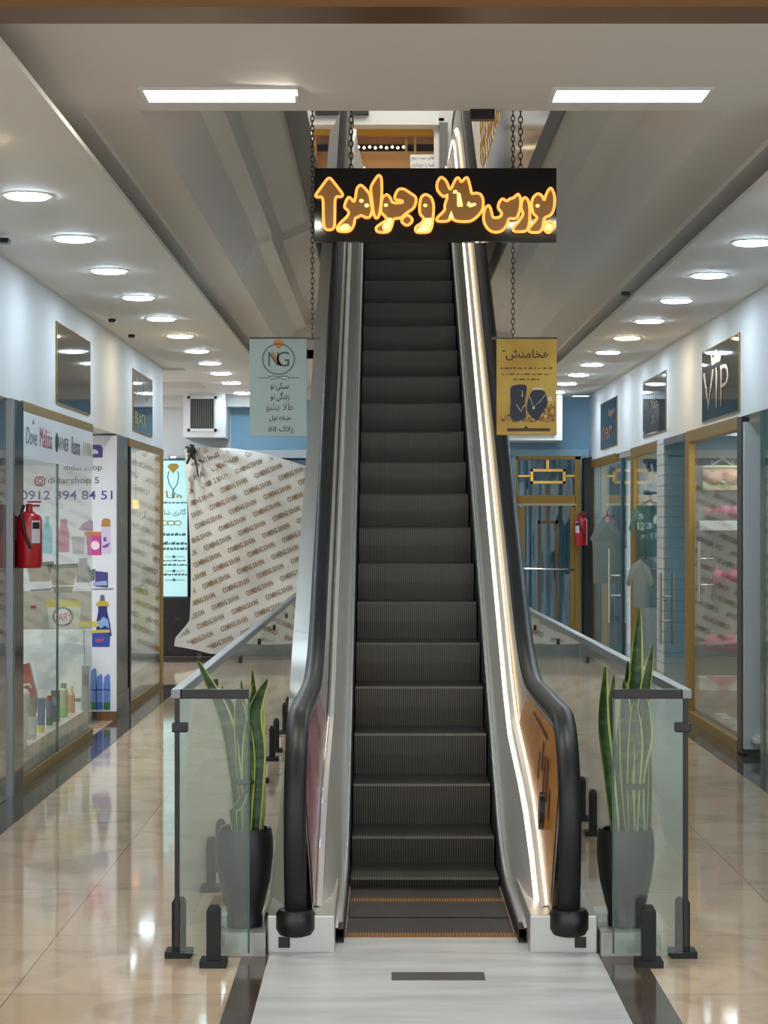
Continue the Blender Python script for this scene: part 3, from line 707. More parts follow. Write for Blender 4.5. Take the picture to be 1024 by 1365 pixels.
pot_plant(X_(326, 8.52), 8.52, .10, .124, .425, 'black potted snake plant behind the left glass barrier front', [
    ([(321, 1115), (312, 1020), (298, 950), (264, 880)], .052, .5, -.02),
    ([(325, 1115), (318, 1030), (310, 960), (296, 915)], .05, -.2, .03),
    ([(330, 1115), (325, 1040), (322, 970), (318, 925)], .05, .2, .0),
    ([(322, 1115), (317, 1060), (330, 1000), (322, 905)], .035, .8, .05),
    ([(338, 1115), (336, 1020), (334, 960), (338, 910)], .042, -.5, .02),
    ([(340, 1115), (345, 1010), (340, 950), (357, 905)], .05, .3, -.03),
    ([(345, 1115), (350, 1030), (349, 960), (352, 912)], .034, .9, .02),
    ([(348, 1115), (346, 1040), (340, 980), (336, 893)], .036, -.3, .05),
    ([(313, 1115), (310, 1085), (318, 1075), (333, 1045)], .030, .1, -.05),
    ([(328, 1115), (330, 1060), (331, 1010), (330, 960)], .045, .0, -.04),
], tie=(X_(326, 8.52), .72, .04))
pot_plant(X_(834, 8.52), 8.52, .10, .124, .42, 'black potted snake plant behind the right glass barrier front', [
    ([(848, 1115), (848, 1020), (847, 930), (853, 810)], .055, .2, .03),
    ([(858, 1115), (858, 1020), (858, 940), (870, 860)], .042, -.3, .0),
    ([(822, 1115), (812, 1020), (806, 960), (808, 888)], .05, .6, -.03),
    ([(826, 1115), (822, 1030), (812, 975), (818, 900)], .045, -.5, .04),
    ([(836, 1115), (832, 1030), (828, 970), (842, 895)], .04, .9, -.02),
    ([(842, 1115), (838, 1050), (836, 980), (832, 905)], .05, .1, -.05),
    ([(856, 1115), (852, 1040), (862, 985), (862, 930)], .05, .3, -.04),
    ([(862, 1115), (861, 1040), (856, 970), (852, 905)], .045, -.2, .05),
    ([(830, 1115), (830, 1040), (834, 960), (838, 880)], .034, .4, .05),
    ([(846, 1115), (846, 1050), (848, 990), (846, 935)], .05, .0, -.06),
], tie=(X_(845, 8.52), .70, .045))
# square pot far down the left aisle
t = root('planter', (X_(360, 22), 22, 0), 'dark green square planter far down the aisle behind the left glass barrier', 'planter')
cx = X_(360, 22); q = MB(); q.add([(cx+a*r_, 22+b*r_, z) for r_, z in ((.10, .0), (.15, .42), (.13, .42), (.12, .36)) for a, b in ((-1, -1), (1, -1), (1, 1), (-1, 1))],
    [(0, 3, 2, 1)]+[(k*4+i, k*4+(i+1) % 4, k*4+4+(i+1) % 4, k*4+4+i) for k in range(3) for i in range(4)]+[(12, 13, 14, 15)])
q.build('pot', flat(42, 60, 50), t)
q = MB()
for i in range(3): q.tube([(cx+.03*(i-1), 22, .36), (cx+.05*(i-1), 22, .62), (cx+.03*(i-1), 22+.02*i, .80)], .02, 8)
q.build('stem', flat(40, 64, 44), t, 60)

# ================================================================== CEILING LIGHTS
def downlight(loc, m, label, group):
    r = root('downlight', loc, label, 'ceiling light', group); x, y, z = loc
    q = MB(); q.lathe(x, y, [(.132, z), (.130, z-.006), (.118, z-.008), (.112, z-.004)], 32); q.build('rim', M['white'], r, 40)
    q = MB(); q.lathe(x, y, [(.112, z-.006), (.112, z-.011), (.104, z-.016), (.06, z-.018)], 32); q.build('diffuser', M[m], r, 40)
    return r
proto = {}
def put_light(x, y, m, label, group):
    if m not in proto:
        proto[m] = downlight((x, y, 3.55), m, label, group); return
    o = copy_tree(proto[m]); o.location = (x, y, 3.55); o['label'] = label; o['group'] = group
ordn = ['first', 'second', 'third', 'fourth', 'fifth', 'sixth', 'seventh', 'eighth', 'ninth', 'tenth', 'eleventh', 'twelfth']
LY = [8.88, 10.4, 11.97, 13.5, 15.1, 16.66, 18.2, 19.8, 21.3, 22.75, 24.3, 26.2]
for i, y in enumerate(LY):
    wm = i in (0, 6)
    put_light(-1.87, y, 'warm' if wm else 'cool', '%s round ceiling downlight, %s from the front in the left row' % ('warm' if wm else 'cool white', ordn[i]), 'downlights over the left aisle')
RY = [10.55, 12.13, 13.74, 15.3, 16.85, 18.4, 19.95, 21.5, 22.97, 24.45, 26.0]
for i, y in enumerate(RY[1:]):
    wm = i == 4
    put_light(2.255, y, 'warm' if wm else 'cool', '%s round ceiling downlight, %s from the front in the right row' % ('warm' if wm else 'cool white', ordn[i]), 'downlights over the right aisle')
for y in (10.55, 8.9, 7.3, 5.7, 4.1):
    put_light(2.255, y, 'cool', 'round ceiling downlight over the near hall, outside the photo', 'downlights over the near hall')
for y in (7.3, 5.7, 4.1):
    put_light(-1.87, y, 'cool', 'round ceiling downlight over the near hall, outside the photo', 'downlights over the near hall')
for x0, x1, lab, tilt in ((-1.036, -.392, 'left rectangular ceiling light with one end of its cover slipped down', 1), (.745, 1.40, 'right rectangular ceiling light in the front ceiling', 0)):
    r = root('ceiling_light', ((x0+x1)/2, 8.64, 3.7), lab, 'ceiling light', 'rectangular lights in the front ceiling')
    q = MB(); y0, y1 = 8.53, 8.76
    for a in ((x0-.02, y0-.02, x1+.02, y0), (x0-.02, y1, x1+.02, y1+.02), (x0-.02, y0, x0, y1), (x1, y0, x1+.02, y1)): q.box(a[0], a[1], 3.688, a[2], a[3], 3.7)
    q.build('frame', M['white'], r)
    q = MB(); q.quad((x0, y0, 3.697), (x1, y0, 3.697-.02*tilt), (x1, y1, 3.697), (x0, y1, 3.697)); q.build('diffuser', M['panel'], r)
# small fittings
for (px, py, Yq, lab) in ((150, 425, 16.4, 'small dark ceiling fitting near the left fascia, above its blank mirror sign'), (176, 446, 18.2, 'small dark ceiling fitting near the left fascia, deeper than its twin'),
                         (6, 318, 11.8, 'small dark ceiling fitting at the left edge of the photo'), (834, 389, 14.3, 'small dark ceiling fitting beside the right row of downlights')):
    p = at(px, py, Yq); zc = 3.55
    Yq = (zc-H0)*F/(HY-py); x = X_(px, Yq)
    o = MB().box(x-.03, Yq-.04, zc-.03, x+.03, Yq+.04, zc).build('ceiling_fitting', M['black'], None, None, .006); tag(o, lab, 'fitting', 'small ceiling fittings')
q = MB().box(.39, 8.96, 3.655, .50, 9.02, 3.70).build('sensor_box', M['black']); tag(q, 'small black box under the ceiling edge above the sign', 'sensor')

# ================================================================== BIG HANGING SIGN
def chain_links(mb, x, y, z0, z1, a=.021, w_=.011, r=.0036):
    n = int((z1-z0)/(a*2-.010)); 
    for i in range(n+1):
        z = z1-i*(a*2-.010)-a; pts = []
        for k in range(10):
            an = 2*PI*k/10; u = w_*math.cos(an); v = a*math.sin(an)
            pts.append((x+u, y, z+v) if i % 2 else (x, y+u, z+v))
        mb.tube(pts, r, 5, True)
YS_ = 10.5
sg = root('hanging_sign', (X_(580, YS_), YS_, Z_(322, YS_)), 'black hanging sign with glowing orange letters and an arrow above the escalator', 'sign')
a = at(419, 322, YS_); b = at(742, 224, YS_)
MB().box(a.x, YS_, a.z, b.x, YS_+.05, b.z).build('board', M['signblack'], sg, None, .002)
KZ = 1024/170.0
def signpt(off): return lambda u, v, d: (X_(off+u/KZ, YS_), YS_-d, Z_(220+v/KZ, YS_))
A = 415; B = 575
GL = [
 ('arrow', A, [(145, 97), (200, 168), (260, 245), (240, 264), (192, 258), (191, 400), (188, 527), (104, 527), (98, 400), (97, 262), (45, 266), (33, 250), (90, 172)], []),
 ('letter', A, [(208, 505), (215, 540), (310, 543), (345, 490), (352, 430), (372, 428), (400, 408), (440, 432), (475, 425), (490, 370), (482, 320), (472, 245), (430, 190), (395, 163), (365, 195), (357, 260), (345, 308), (320, 275), (300, 262), (282, 290), (263, 345), (295, 370), (305, 395), (280, 430), (240, 465)], [(403, 295, 17), (446, 332, 18), [(222, 512), (262, 480), (296, 482), (316, 506), (298, 532), (228, 530)]]),
 ('letter', A, [(540, 82), (565, 108), (568, 220), (560, 330), (545, 420), (520, 438), (500, 400), (490, 300), (475, 190), (495, 150)], []),
 ('letter', A, [(600, 238), (567, 275), (560, 340), (560, 390), (600, 425), (605, 450), (555, 480), (516, 510), (530, 547), (625, 547), (650, 490), (660, 435), (720, 434), (760, 395), (830, 350), (847, 268), (800, 235), (745, 198), (700, 198), (672, 245), (670, 285), (720, 290), (748, 308), (650, 314), (635, 265)], [(600, 330, 16), [(570, 500), (606, 446), (622, 430), (648, 436), (640, 486), (618, 532), (580, 532)]]),
 ('letter_dot', A, [(770, 398), (822, 450), (770, 500), (713, 455)], []),
 ('letter', A, [(915, 238), (880, 265), (868, 330), (870, 400), (905, 432), (890, 470), (840, 500), (833, 530), (850, 550), (950, 547), (970, 500), (978, 430), (984, 330), (965, 265)], [(915, 332, 16), [(850, 524), (900, 474), (912, 436), (966, 432), (958, 496), (940, 536), (856, 538)]]),
 ('letter', B, [(75, 98), (43, 150), (45, 210), (95, 265), (122, 250), (128, 268), (105, 330), (110, 370), (43, 430), (43, 460), (130, 460), (160, 432), (200, 460), (310, 462), (360, 430), (412, 370), (417, 290), (400, 243), (360, 230), (322, 240), (318, 210), (295, 113), (275, 106), (238, 150), (222, 110), (200, 110), (175, 160), (150, 215), (120, 130)], [[(205, 226), (232, 236), (252, 340), (208, 340)], [(296, 300), (318, 318), (352, 312), (358, 330), (310, 347), (284, 330)], [(158, 374), (182, 436), (136, 436)], [(180, 210), (206, 212), (206, 232), (172, 236)], [(106, 248), (136, 240), (128, 262), (100, 262)]]),
 ('letter', B, [(460, 323), (425, 360), (416, 430), (425, 480), (460, 530), (510, 550), (570, 537), (610, 480), (615, 435), (680, 440), (700, 400), (715, 330), (715, 270), (695, 236), (675, 255), (650, 275), (630, 275), (605, 300), (570, 273), (545, 300), (530, 350), (560, 385), (565, 405), (540, 430), (490, 430), (480, 370)], []),
 ('letter', B, [(745, 263), (722, 300), (718, 360), (740, 400), (700, 460), (653, 510), (655, 542), (760, 542), (780, 500), (790, 420), (785, 320), (770, 280)], []),
 ('letter', B, [(850, 233), (810, 270), (800, 330), (815, 400), (850, 425), (830, 460), (780, 510), (780, 547), (870, 550), (895, 500), (900, 430), (960, 410), (985, 350), (990, 260), (965, 193), (945, 193), (915, 250), (905, 297), (885, 250)], [(850, 335, 16)]),
 ('letter_dot', B, [(950, 448), (992, 495), (937, 562), (888, 510)], [(940, 505, 34)]),
]
for nm, off, P, holes in GL:
    fn = signpt(off); S = chaikin(P, 2)
    q = MB(); q.prism(S, fn, .004, .03); o = q.build(nm, M['letter'], sg)
    q = MB(); q.tube([fn(u, v, .030) for u, v in S], .0072, 8, True); q.build('glowing_outline', M['neon'], o, 60)
    for hh in holes:
        PP = hh if isinstance(hh, list) else [(hh[0]+hh[2]*math.cos(2*PI*k/14), hh[1]+hh[2]*.8*math.sin(2*PI*k/14)) for k in range(14)]
        q = MB(); q.prism(PP, fn, .03, .034); q.build('bright_spot', M['neonhot'], o)
for px in (468, 694):
    q = MB(); chain_links(q, X_(px, YS_+.03), YS_+.03, b.z, 4.6); q.build('chain', M['chain'], sg, 60)
o = MB().tube([(-.6, YS_+.03, 4.62), (.99, YS_+.03, 4.62)], .02, 8).build('trim_30', M['steelgrey'], None, 60); o['kind'] = 'structure'
o = MB().tube([(-.6, 12.5, 4.9), (.99, 12.5, 4.9)], .02, 8).build('trim_31', M['steelgrey'], None, 60); o['kind'] = 'structure'

# ================================================================== TWO HANGING BANNERS
YQ = 12.5
def U(px): return X_(px, YQ)
def V(py): return Z_(py, YQ)
fb = front(YQ-.022)
ng = root('hanging_banner', (U(371), YQ, V(582)), 'pale blue-grey hanging banner with NG monogram beside the escalator', 'banner')
MB().box(U(333), YQ-.02, V(582), U(409), YQ+.02, V(452)).build('board', M['ngface'], ng, None, .003)
MB().tube([(U(332), YQ, V(451)), (U(427), YQ, V(451))], .008, 8).build('hanging_bar', M['steelgrey'], ng)
q = MB(); chain_links(q, U(416.5), YQ, V(451), 4.88); q.build('chain', M['chain'], ng, 60)
q = MB(); q.tube([(u, YQ-.022, v) for u, v in circle(U(371.5), V(479), .10, 40, .95)], .0028, 6, True)
write(q, 'N', U(358), V(488), U(372), V(470), fb); write(q, 'G', U(369), V(489), U(386), V(469), fb)
q.build('monogram', flat(70, 84, 80), ng)
q = MB(); gx, gz = U(371.5), V(460)
q.add([fb(gx-.036, gz+.012), fb(gx-.022, gz+.03), fb(gx+.022, gz+.03), fb(gx+.036, gz+.012), fb(gx, gz-.028)], [(0, 1, 2, 3, 4)])
q.add([fb(U(361), V(470)), fb(U(365), V(470)), fb(U(377), V(488)), fb(U(372), V(488))], [(0, 1, 2, 3)])
q.build('gold_emblem', M['inkorange'], ng)
q = MB()
for sx in (-1, 1):
    q.tube([(U(371.5)+sx*u, YQ-.022, V(503)+v) for u, v in ((.0, .0), (.03, .008), (.065, .004), (.06, -.010), (.075, -.004), (.13, -.003))], .0016, 5)
    q.tube([(U(371.5)+sx*u, YQ-.022, V(503)+v) for u, v in ((.0, .0), (.02, -.012), (.05, -.016))], .0016, 5)
q.build('flourish', flat(80, 92, 90), ng)
q = MB()
for s_, x0, x1, y0, y1 in (('سبکی نو', 361, 385, 521, 510), ('زندگی نو', 361, 386, 535, 523), ('طبقه اول', 359, 388, 562, 554), ('پلاک ۵۵', 358, 391, 578, 568)):
    write(q, s_, U(x0), V(y0), U(x1), V(y1), fb, offset=.010)
q.build('lettering', M['ink'], ng)
q = MB(); write(q, 'طلا بشو', U(355), V(550), U(391), V(537), fb); q.build('lettering', flat(120, 96, 78), ng)

gb = root('hanging_banner', (U(701), YQ, V(580)), 'gold hanging banner showing necklaces on dark busts beside the escalator', 'banner')
MB().box(U(662), YQ-.02, V(580), U(742), YQ+.02, V(452)).build('board', M['goldface'], gb, None, .003)
MB().tube([(U(655), YQ, V(451)), (U(743), YQ, V(451))], .008, 8).build('hanging_bar', M['steelgrey'], gb)
q = MB(); chain_links(q, U(684), YQ, V(451), 4.88); q.build('chain', M['chain'], gb, 60)
q = MB(); write(q, 'هخامنش', U(674), V(481), U(732), V(466), fb, offset=.010); q.build('lettering', flat(44, 36, 18), gb)
q = MB()
for i, (x0, x1, y) in enumerate(((667, 736, 492), (668, 735, 500), (684, 719, 507))): wline(q, U(x0), U(x1), V(y), .010, fb, 3+i)
wline(q, U(669), U(676), V(469), .012, fb, 9); q.build('small_print', flat(104, 78, 28), gb)
q = MB(); q.add([fb(U(x), V(y)) for x, y in ((668, 563), (668, 556), (678, 552), (700, 553), (716, 548), (728, 542), (740, 536), (740, 563))], [tuple(range(8))]); q.build('gold_coins', M['coins'], gb)
q = MB(); f2 = front(YQ-.024)
S1 = [(680, 516), (688, 513), (702, 513), (702, 522), (699, 536), (701, 548), (700, 560), (682, 562), (679, 548), (681, 536), (680, 528)]
S2 = [(709, 520), (725, 520), (729, 530), (730, 540), (722, 552), (716, 562), (708, 556), (701, 546), (704, 532)]
for S in (S1, S2): q.add([f2(U(x), V(y)) for x, y in chaikin(S, 1)], [tuple(range(len(S)*2))])
q.build('necklace_busts', M['navy'], gb)
q = MB(); f3 = YQ-.026
q.tube([(U(x), f3, V(y)) for x, y in ((706, 529), (711, 543), (720, 535), (727, 526))], .0018, 5); q.tube([(U(x), f3, V(y)) for x, y in ((688, 539), (694, 549), (699, 540))], .0028, 5)
q.tube([(U(x), f3, V(y)) for x, y in ((696, 521), (696, 527))], .002, 5)
for x, y, r in ((711, 544, .008), (696, 528, .006), (733, 532, .014)): q.add([(u, f3, v) for u, v in circle(U(x), V(y), r, 12)], [tuple(range(12))])
q.add([(U(x), f3, V(y)) for x, y in ((710, 520), (724, 520), (723, 517), (711, 517))], [(0, 1, 2, 3)])
q.build('necklaces', M['cream'], gb)
q = MB(); q.add([fb(U(x), V(y)) for x, y in ((676, 575), (676, 571), (732, 571), (734, 573), (732, 575))], [(0, 1, 2, 3, 4)])
q.add([fb(U(x), V(y)) for x, y in ((698, 571), (701, 567), (704, 571))], [(0, 1, 2)]); q.build('footer_strip', flat(84, 48, 16), gb)

# ================================================================== FASCIA SIGNS
def fascia(x, y0, y1, z0, z1, label, gold=True):
    r = root('wall_sign', (x, (y0+y1)/2, z0), label, 'sign', 'square signs on the white fascias'); s = 1 if x < 0 else -1
    xa, xb = sorted((x, x+s*.012)); MB().box(xa, y0, z0, xb, y1, z1).build('glass_panel', M['greenglass'], r, None, .002)
    q = MB()
    for y in (y0-.012, y1): q.box(min(x, x+s*.013), y, z0-.006, max(x, x+s*.013), y+.012, z1+.006)
    for z in (z0-.008, z1): q.box(min(x, x+s*.013), y0, z, max(x, x+s*.013), y1, z+.008)
    q.build('gold_edge', M['goldpaint'], r)
    return r
fascia(XL, 15.1, 16.8, 2.75, 3.36, 'blank dark mirror sign on the left white fascia')
f = fascia(XL, 19.7, 21.3, 2.76, 3.36, 'dark sign with small yellow lettering on the left white fascia')
pl = lambda u, v: (XL+.016, u, v)
q = MB(); write(q, 'BLACK', 19.8, 2.82, 20.7, 2.95, pl); q.build('lettering', mat('yellow_sign_ink', (190, 176, 60), .5), f)
q = MB()
for i in range(14): q.add([(XL+.017, u, v) for u, v in circle(19.85+1.2*random.random(), 3.12+.2*random.random()-.02, .022, 8)], [tuple(range(8))])
q.build('silver_pattern', flat(150, 156, 156), f)
prt = lambda u, v: (XR-.016, -u, v)
f = fascia(XR, 15.7, 17.5, 2.72, 3.33, 'dark sign with gold VIP letters on the right white fascia')
q = MB(); write(q, 'VIP', -17.42, 2.80, -16.15, 3.14, prt, offset=-.012)
q.add([prt(-16.75+a, 3.18+b) for a, b in ((-.22, 0), (-.26, .09), (-.12, .05), (0, .12), (.12, .05), (.26, .09), (.22, 0))], [tuple(range(7))])
q.build('lettering', M['goldbright'], f)
f = fascia(XR, 19.8, 21.5, 2.76, 3.35, 'black sign with gold vertical script on the right white fascia')
q = MB()
for z, s_ in ((3.02, 'طلا'), (2.86, 'زر')): write(q, s_, -20.85, z, -20.35, z+.13, prt)
q.build('lettering', M['goldbright'], f)
MB().box(XR-.0148, 20.2, 2.78, XR-.012, 21.4, 3.05).build('black_field', M['black'], f)
f = fascia(XR, 23.95, 25.7, 2.78, 3.36, 'dark blue-grey sign with orange lettering, deepest on the right white fascia')
q = MB(); write(q, 'ter', -25.5, 2.88, -24.4, 3.06, prt); write(q, 'by', -24.75, 3.13, -24.2, 3.25, prt); q.build('lettering', flat(170, 100, 50), f)

# ================================================================== EXTINGUISHERS
def extinguisher(cx, cy, zb, h, r, label, s):
    t = root('fire_extinguisher', (cx, cy, zb), label, 'fire extinguisher', 'red fire extinguishers')
    q = MB(); q.lathe(cx, cy, [(r*.9, zb), (r, zb+.02), (r, zb+h*.8), (r*.93, zb+h*.86), (r*.6, zb+h*.93), (r*.28, zb+h*.96), (r*.26, zb+h)], 30); q.build('cylinder', M['red'], t, 40)
    q = MB(); z = zb+h; q.lathe(cx, cy, [(.022, z), (.024, z+.03), (.014, z+.034)], 14); q.box(cx-.012, cy-.015, z+.012, cx+.07, cy+.015, z+.028)
    q.box(cx-.012, cy-.012, z+.04, cx+.08, cy+.012, z+.052); q.build('valve', flat(150, 24, 34, .35), t)
    q = MB(); q.tube([(cx-.03, cy-r*.4, z+.02), (cx-.04, cy-r*.95, z-.04), (cx-.015, cy-r*1.06, zb+h*.6), (cx+.02, cy-r*1.06, zb+h*.36), (cx+.03, cy-r*1.02, zb+h*.34)], .011, 8); q.build('hose', M['black'], t, 60)
    q = MB(); rows = []
    for i in range(7):
        an = -PI/2+s*(.35+.75*i/6); rows.append([(cx+(r+.002)*math.cos(an), cy+(r+.002)*math.sin(an), zb+h*a) for a in (.42, .80)])
    q.loft(rows); lb_ = q.build('paper_label', flat(206, 200, 204), t, 60)
    q = MB(); rows = []
    for i in range(7):
        an = -PI/2+s*(.42+.6*i/6); rows.append([(cx+(r+.003)*math.cos(an), cy+(r+.003)*math.sin(an), zb+h*a) for a in (.66, .77)])
    q.loft(rows); q.build('label_field', M['black'], lb_, 60)
    return t
extinguisher(X_(39, 13.4), 13.4, Z_(757, 13.4), .40, .088, 'red fire extinguisher on the dark marble pier at the left shop', 1)
MB().box(XL+.02, 13.36, 1.72, XL+.06, 13.44, 1.86).build('trim_32', M['black'])['kind'] = 'structure'
extinguisher(X_(774.5, 26.6), 26.6, Z_(727, 26.6), .40, .085, 'red fire extinguisher on the dark column beside the blue and gold door', -1)
MB().box(2.68, 26.68, 1.62, 2.76, 26.95, 1.80).build('trim_33', M['black'])['kind'] = 'structure'

# ================================================================== FAR LEFT: VENT, LIGHTBOX, TARP
def vent(x0, x1, z0, z1, y0, y1, label):
    r = root('air_vent', ((x0+x1)/2, y1, z0), label, 'air vent', 'boxed air vents on the back wall')
    m = .035
    MB().box(x0, y0+.02, z0, x1, y1, z1).build('casing', M['white'], r, None, .004)
    q = MB(); a, b, c, d = x0+.06, x1-.10, z0+.08, z1-.06
    for e in ((a, c, b, c+m), (a, d-m, b, d), (a, c, a+m, d), (b-m, c, b, d)): q.box(e[0], y0-.01, e[1], e[2], y0+.025, e[3])
    q.build('frame', M['white'], r)
    MB().box(a+m, y0+.012, c+m, b-m, y0+.019, d-m).build('grille_back', flat(34, 36, 34), r)
    q = MB(); n = 13
    for i in range(n):
        x = a+m+(b-a-2*m)*(i+.5)/n; q.box(x-.005, y0, c+m, x+.005, y0+.016, d-m)
    q.build('grille', flat(120, 122, 116), r)
    return r
vent(X_(244, 26.3), X_(299, 26.3), Z_(583, 26.3), Z_(522, 26.3), 26.3, 27.2, 'white boxed air vent above the tarpaulin on the far left')
vent(X_(664, 26.3), X_(750, 26.3), Z_(587, 26.3), Z_(522, 26.3), 26.3, 27.2, 'white boxed air vent above the blue and gold door')
YG = 26.8
gs = root('lightbox', (X_(232, YG), YG, Z_(798, YG)), 'tall glowing pale cyan lightbox sign with a ring emblem at the far left', 'lightbox sign')
gx0, gx1, gz0, gz1 = -3.22, X_(251, YG), Z_(797, YG), Z_(612, YG)
MB().box(gx0, YG, gz0, gx1, YG+.39, gz1).build('case', flat(60, 84, 90), gs)
MB().box(gx0+.02, YG-.008, gz0+.02, gx1-.012, YG, gz1-.02).build('lit_face', M['lightbox'], gs)
fg = front(YG-.012)
gu = lambda px: X_(px, YG); gv = lambda py: Z_(py, YG)
q = MB()
q.add([fg(gu(x), gv(y)) for x, y in ((223, 622), (227, 618), (236, 618), (239, 622), (231, 631))], [(0, 1, 2, 3, 4)])
write(q, 'ها', gu(221), gv(664), gu(243), gv(654), fg)
for k in range(3):
    q.tube([(gu(219+9*k)+.05*math.cos(2*PI*i/14), YG-.012, gv(697)+.03*math.sin(2*PI*i/14)) for i in range(14)], .006, 5, True)
q.build('gold_emblem', M['inkgold'], gs)
q = MB()
for sx in (-1, 1):
    q.tube([(gu(231)+sx*u, YG-.012, gv(y)) for u, y in ((.06, 628), (.075, 636), (.05, 646), (0, 653), (-.015, 659), (0, 664))], .006, 6)
write(q, 'گالری شا', gu(219), gv(688), gu(248), gv(678), fg)
for i, (y, h) in enumerate(((671, .03), (714, .05), (726, .05), (733, .05), (748, .025), (754, .03), (767, .035))):
    r_ = random.Random(i); x = gu(218)
    while x < gu(248):
        w_ = r_.uniform(.02, .06); q.add([fg(x, gv(y)), fg(min(x+w_, gu(249)), gv(y)), fg(min(x+w_, gu(249)), gv(y)+h*r_.uniform(.5, 1)), fg(x, gv(y)+h*.5)], [(0, 1, 2, 3)]); x += w_+.012
for y in (742, 761, 773):
    q.add([(u, YG-.012, v) for u, v in circle(gu(232), gv(y), .02, 12)], [tuple(range(12))]); q.box(gu(220), YG-.014, gv(y)-.003, gu(246), YG-.010, gv(y)+.003)
q.build('lettering', flat(60, 92, 96), gs)

# COMING SOON tarpaulin
YT_ = 26.55
tx0, tx1, txe, tz0, tz1 = X_(250, YT_), -.55, 1.55, Z_(872, YT_), Z_(596, YT_)
def tarp_y(x, z):
    u = (x-tx0)/(tx1-tx0); v = (z-tz0)/(tz1-tz0)
    d = .05*math.sin(5*u+3*v)*(1-.3*v)+.03*math.sin(9*v-4*u)+.012*math.sin(23*u+7*v)
    g = math.exp(-((u*1.6)**2+((1-v)*2.2)**2)*3); d += .05*g*math.sin(26*math.atan2(1.02-v, u+.02))
    return YT_-.10+d-.16*max(0, .25-v)*max(0, .5-u)*2
def tarp_top(x):
    u = (x-tx0)/(tx1-tx0); return tz1-.03-.22*min(1, max(0, u)/.75)**1.5+.07*math.sin(PI*max(0, min(1, u*1.3)))
def tarp_left(z):
    v = (z-tz0)/(tz1-tz0)
    return tx0+.05*math.sin(v*4)-.17*max(0, min(1, (.16-v)/.08)) - (0 if v > .16 else 0)
def tarp_bot(x):
    u = (x-tx0)/(tx1-tx0); return tz0+.16-.55*min(max(u+.08, 0), .3)+.02*math.sin(9*u)+.9*min(.7, max(0, u-.3))*.25
def tpt(s, t_):
    z = 0
    x = tx0+(txe-tx0)*s
    zb, zt = tarp_bot(x), tarp_top(x); z = zb+(zt-zb)*t_
    xl = tarp_left(z); x = xl+(txe-xl)*s
    return (x, tarp_y(x, z), z)
tp = root('tarpaulin', (-1.7, YT_, 0), 'beige tarpaulin printed COMING SOON covering the far shop front', 'tarpaulin')
q = MB(); q.loft([[tpt(i/90, j/46) for j in range(47)] for i in range(91)]); q.build('sheet', M['tarp'], tp, 80)
q = MB(); v_, f_, asp = glyphs('COMING SOON', res=1, offset=.032)
ca, sa = math.cos(.40), math.sin(.40); LW, LH = .39, .078
for row in range(-26, 34):
    for c in range(-4, 13):
        bu = c*.50+(row % 2)*.22; bv = row*.155
        ox, oz = tx0+bu*ca-bv*sa, tz0+.1+bu*sa+bv*ca
        pts = []
        for a, b in v_:
            du, dv = a*LW, b*LH; pts.append((ox+du*ca-dv*sa, oz+du*sa+dv*ca))
        mx = sum(p[0] for p in pts)/len(pts); mz = sum(p[1] for p in pts)/len(pts)
        if mx < tx0-.4 or mx > txe+.3 or mz < tz0-.2 or mz > tz1+.2: continue
        ok = [p[0] > tarp_left(p[1])+.02 and p[0] < txe-.02 and p[1] < tarp_top(p[0])-.02 and p[1] > tarp_bot(p[0])+.025 for p in pts]
        fs = [f for f in f_ if all(ok[i] for i in f)]
        if fs:
            used = sorted({i for f in fs for i in f}); ix = {i: k for k, i in enumerate(used)}
            q.add([(pts[i][0], tarp_y(*pts[i])-.006, pts[i][1]) for i in used], [tuple(ix[i] for i in f) for f in fs])
q.build('printed_lettering', M['tarpink'], tp)
q = MB(); c0 = at(255, 598, YT_-.12)
for i in range(7):
    a = i*.9; q.tube([c0+Vector((.05*math.cos(a), -.02, .05*math.sin(a))), c0+Vector((-.03*math.cos(a*2), -.05, .03*math.sin(a*1.3))), c0+Vector((.06*math.sin(a), 0, -.05-.03*i*(i % 2)))], .016, 6)
q.tube([c0+Vector((.02, -.03, 0)), c0+Vector((.07, -.04, -.2)), c0+Vector((.10, -.05, -.38))], .012, 6)
q.tube([c0, (c0.x-.12, 27.0, c0.z+.03), (c0.x-.15, 27.195, c0.z+.05)], .012, 6)
q.build('tied_knot', flat(38, 38, 38), tp, 60)

# ================================================================== LEFT SHOP: PRINTED PANEL, BRAND STRIP, PRODUCTS
YP = 18.4
bu_ = lambda px: X_(px, YP); bv_ = lambda py: Z_(py, YP)
pp = root('print_panel', (bu_(92), YP, 0), 'white shop panel printed with a phone number and cleaning products', 'panel')
MB().box(-3.42, YP, .08, bu_(155), YP+.06, 2.64).build('board', M['print'], pp)
MB().box(bu_(130), YP-.03, .0, bu_(155.5), YP+.08, .075).build('gold_foot', M['wood'], pp)
fp = front(YP-.003)
q = MB(); write(q, '0912 394 84 51', bu_(28), bv_(666), bu_(150), bv_(654), fp, offset=.01)
q.add([fp(bu_(x), bv_(y)) for x, y in ((120, 593), (134, 593), (137, 597), (137, 610), (120, 610))], [(0, 1, 2, 3, 4)]); q.build('phone_number', M['purple'], pp)
q = MB(); q.add([(bu_(x), YP-.005, bv_(y)) for x, y in ((119, 599), (128, 599), (131, 602), (131, 605), (119, 605))], [(0, 1, 2, 3, 4)]); q.build('logo_notch', M['print'], pp)
q = MB(); write(q, 'didarshop', bu_(85), bv_(629), bu_(136), bv_(619), fp); write(q, 'didarshop 5', bu_(64), bv_(647), bu_(132), bv_(636), fp); q.build('lettering', M['greyink'], pp)
q = MB(); q.tube([(u, YP-.003, v) for u, v in chaikin([(bu_(47), bv_(647)), (bu_(59.5), bv_(647)), (bu_(59.5), bv_(636)), (bu_(47), bv_(636))], 1)], .007, 5, True)
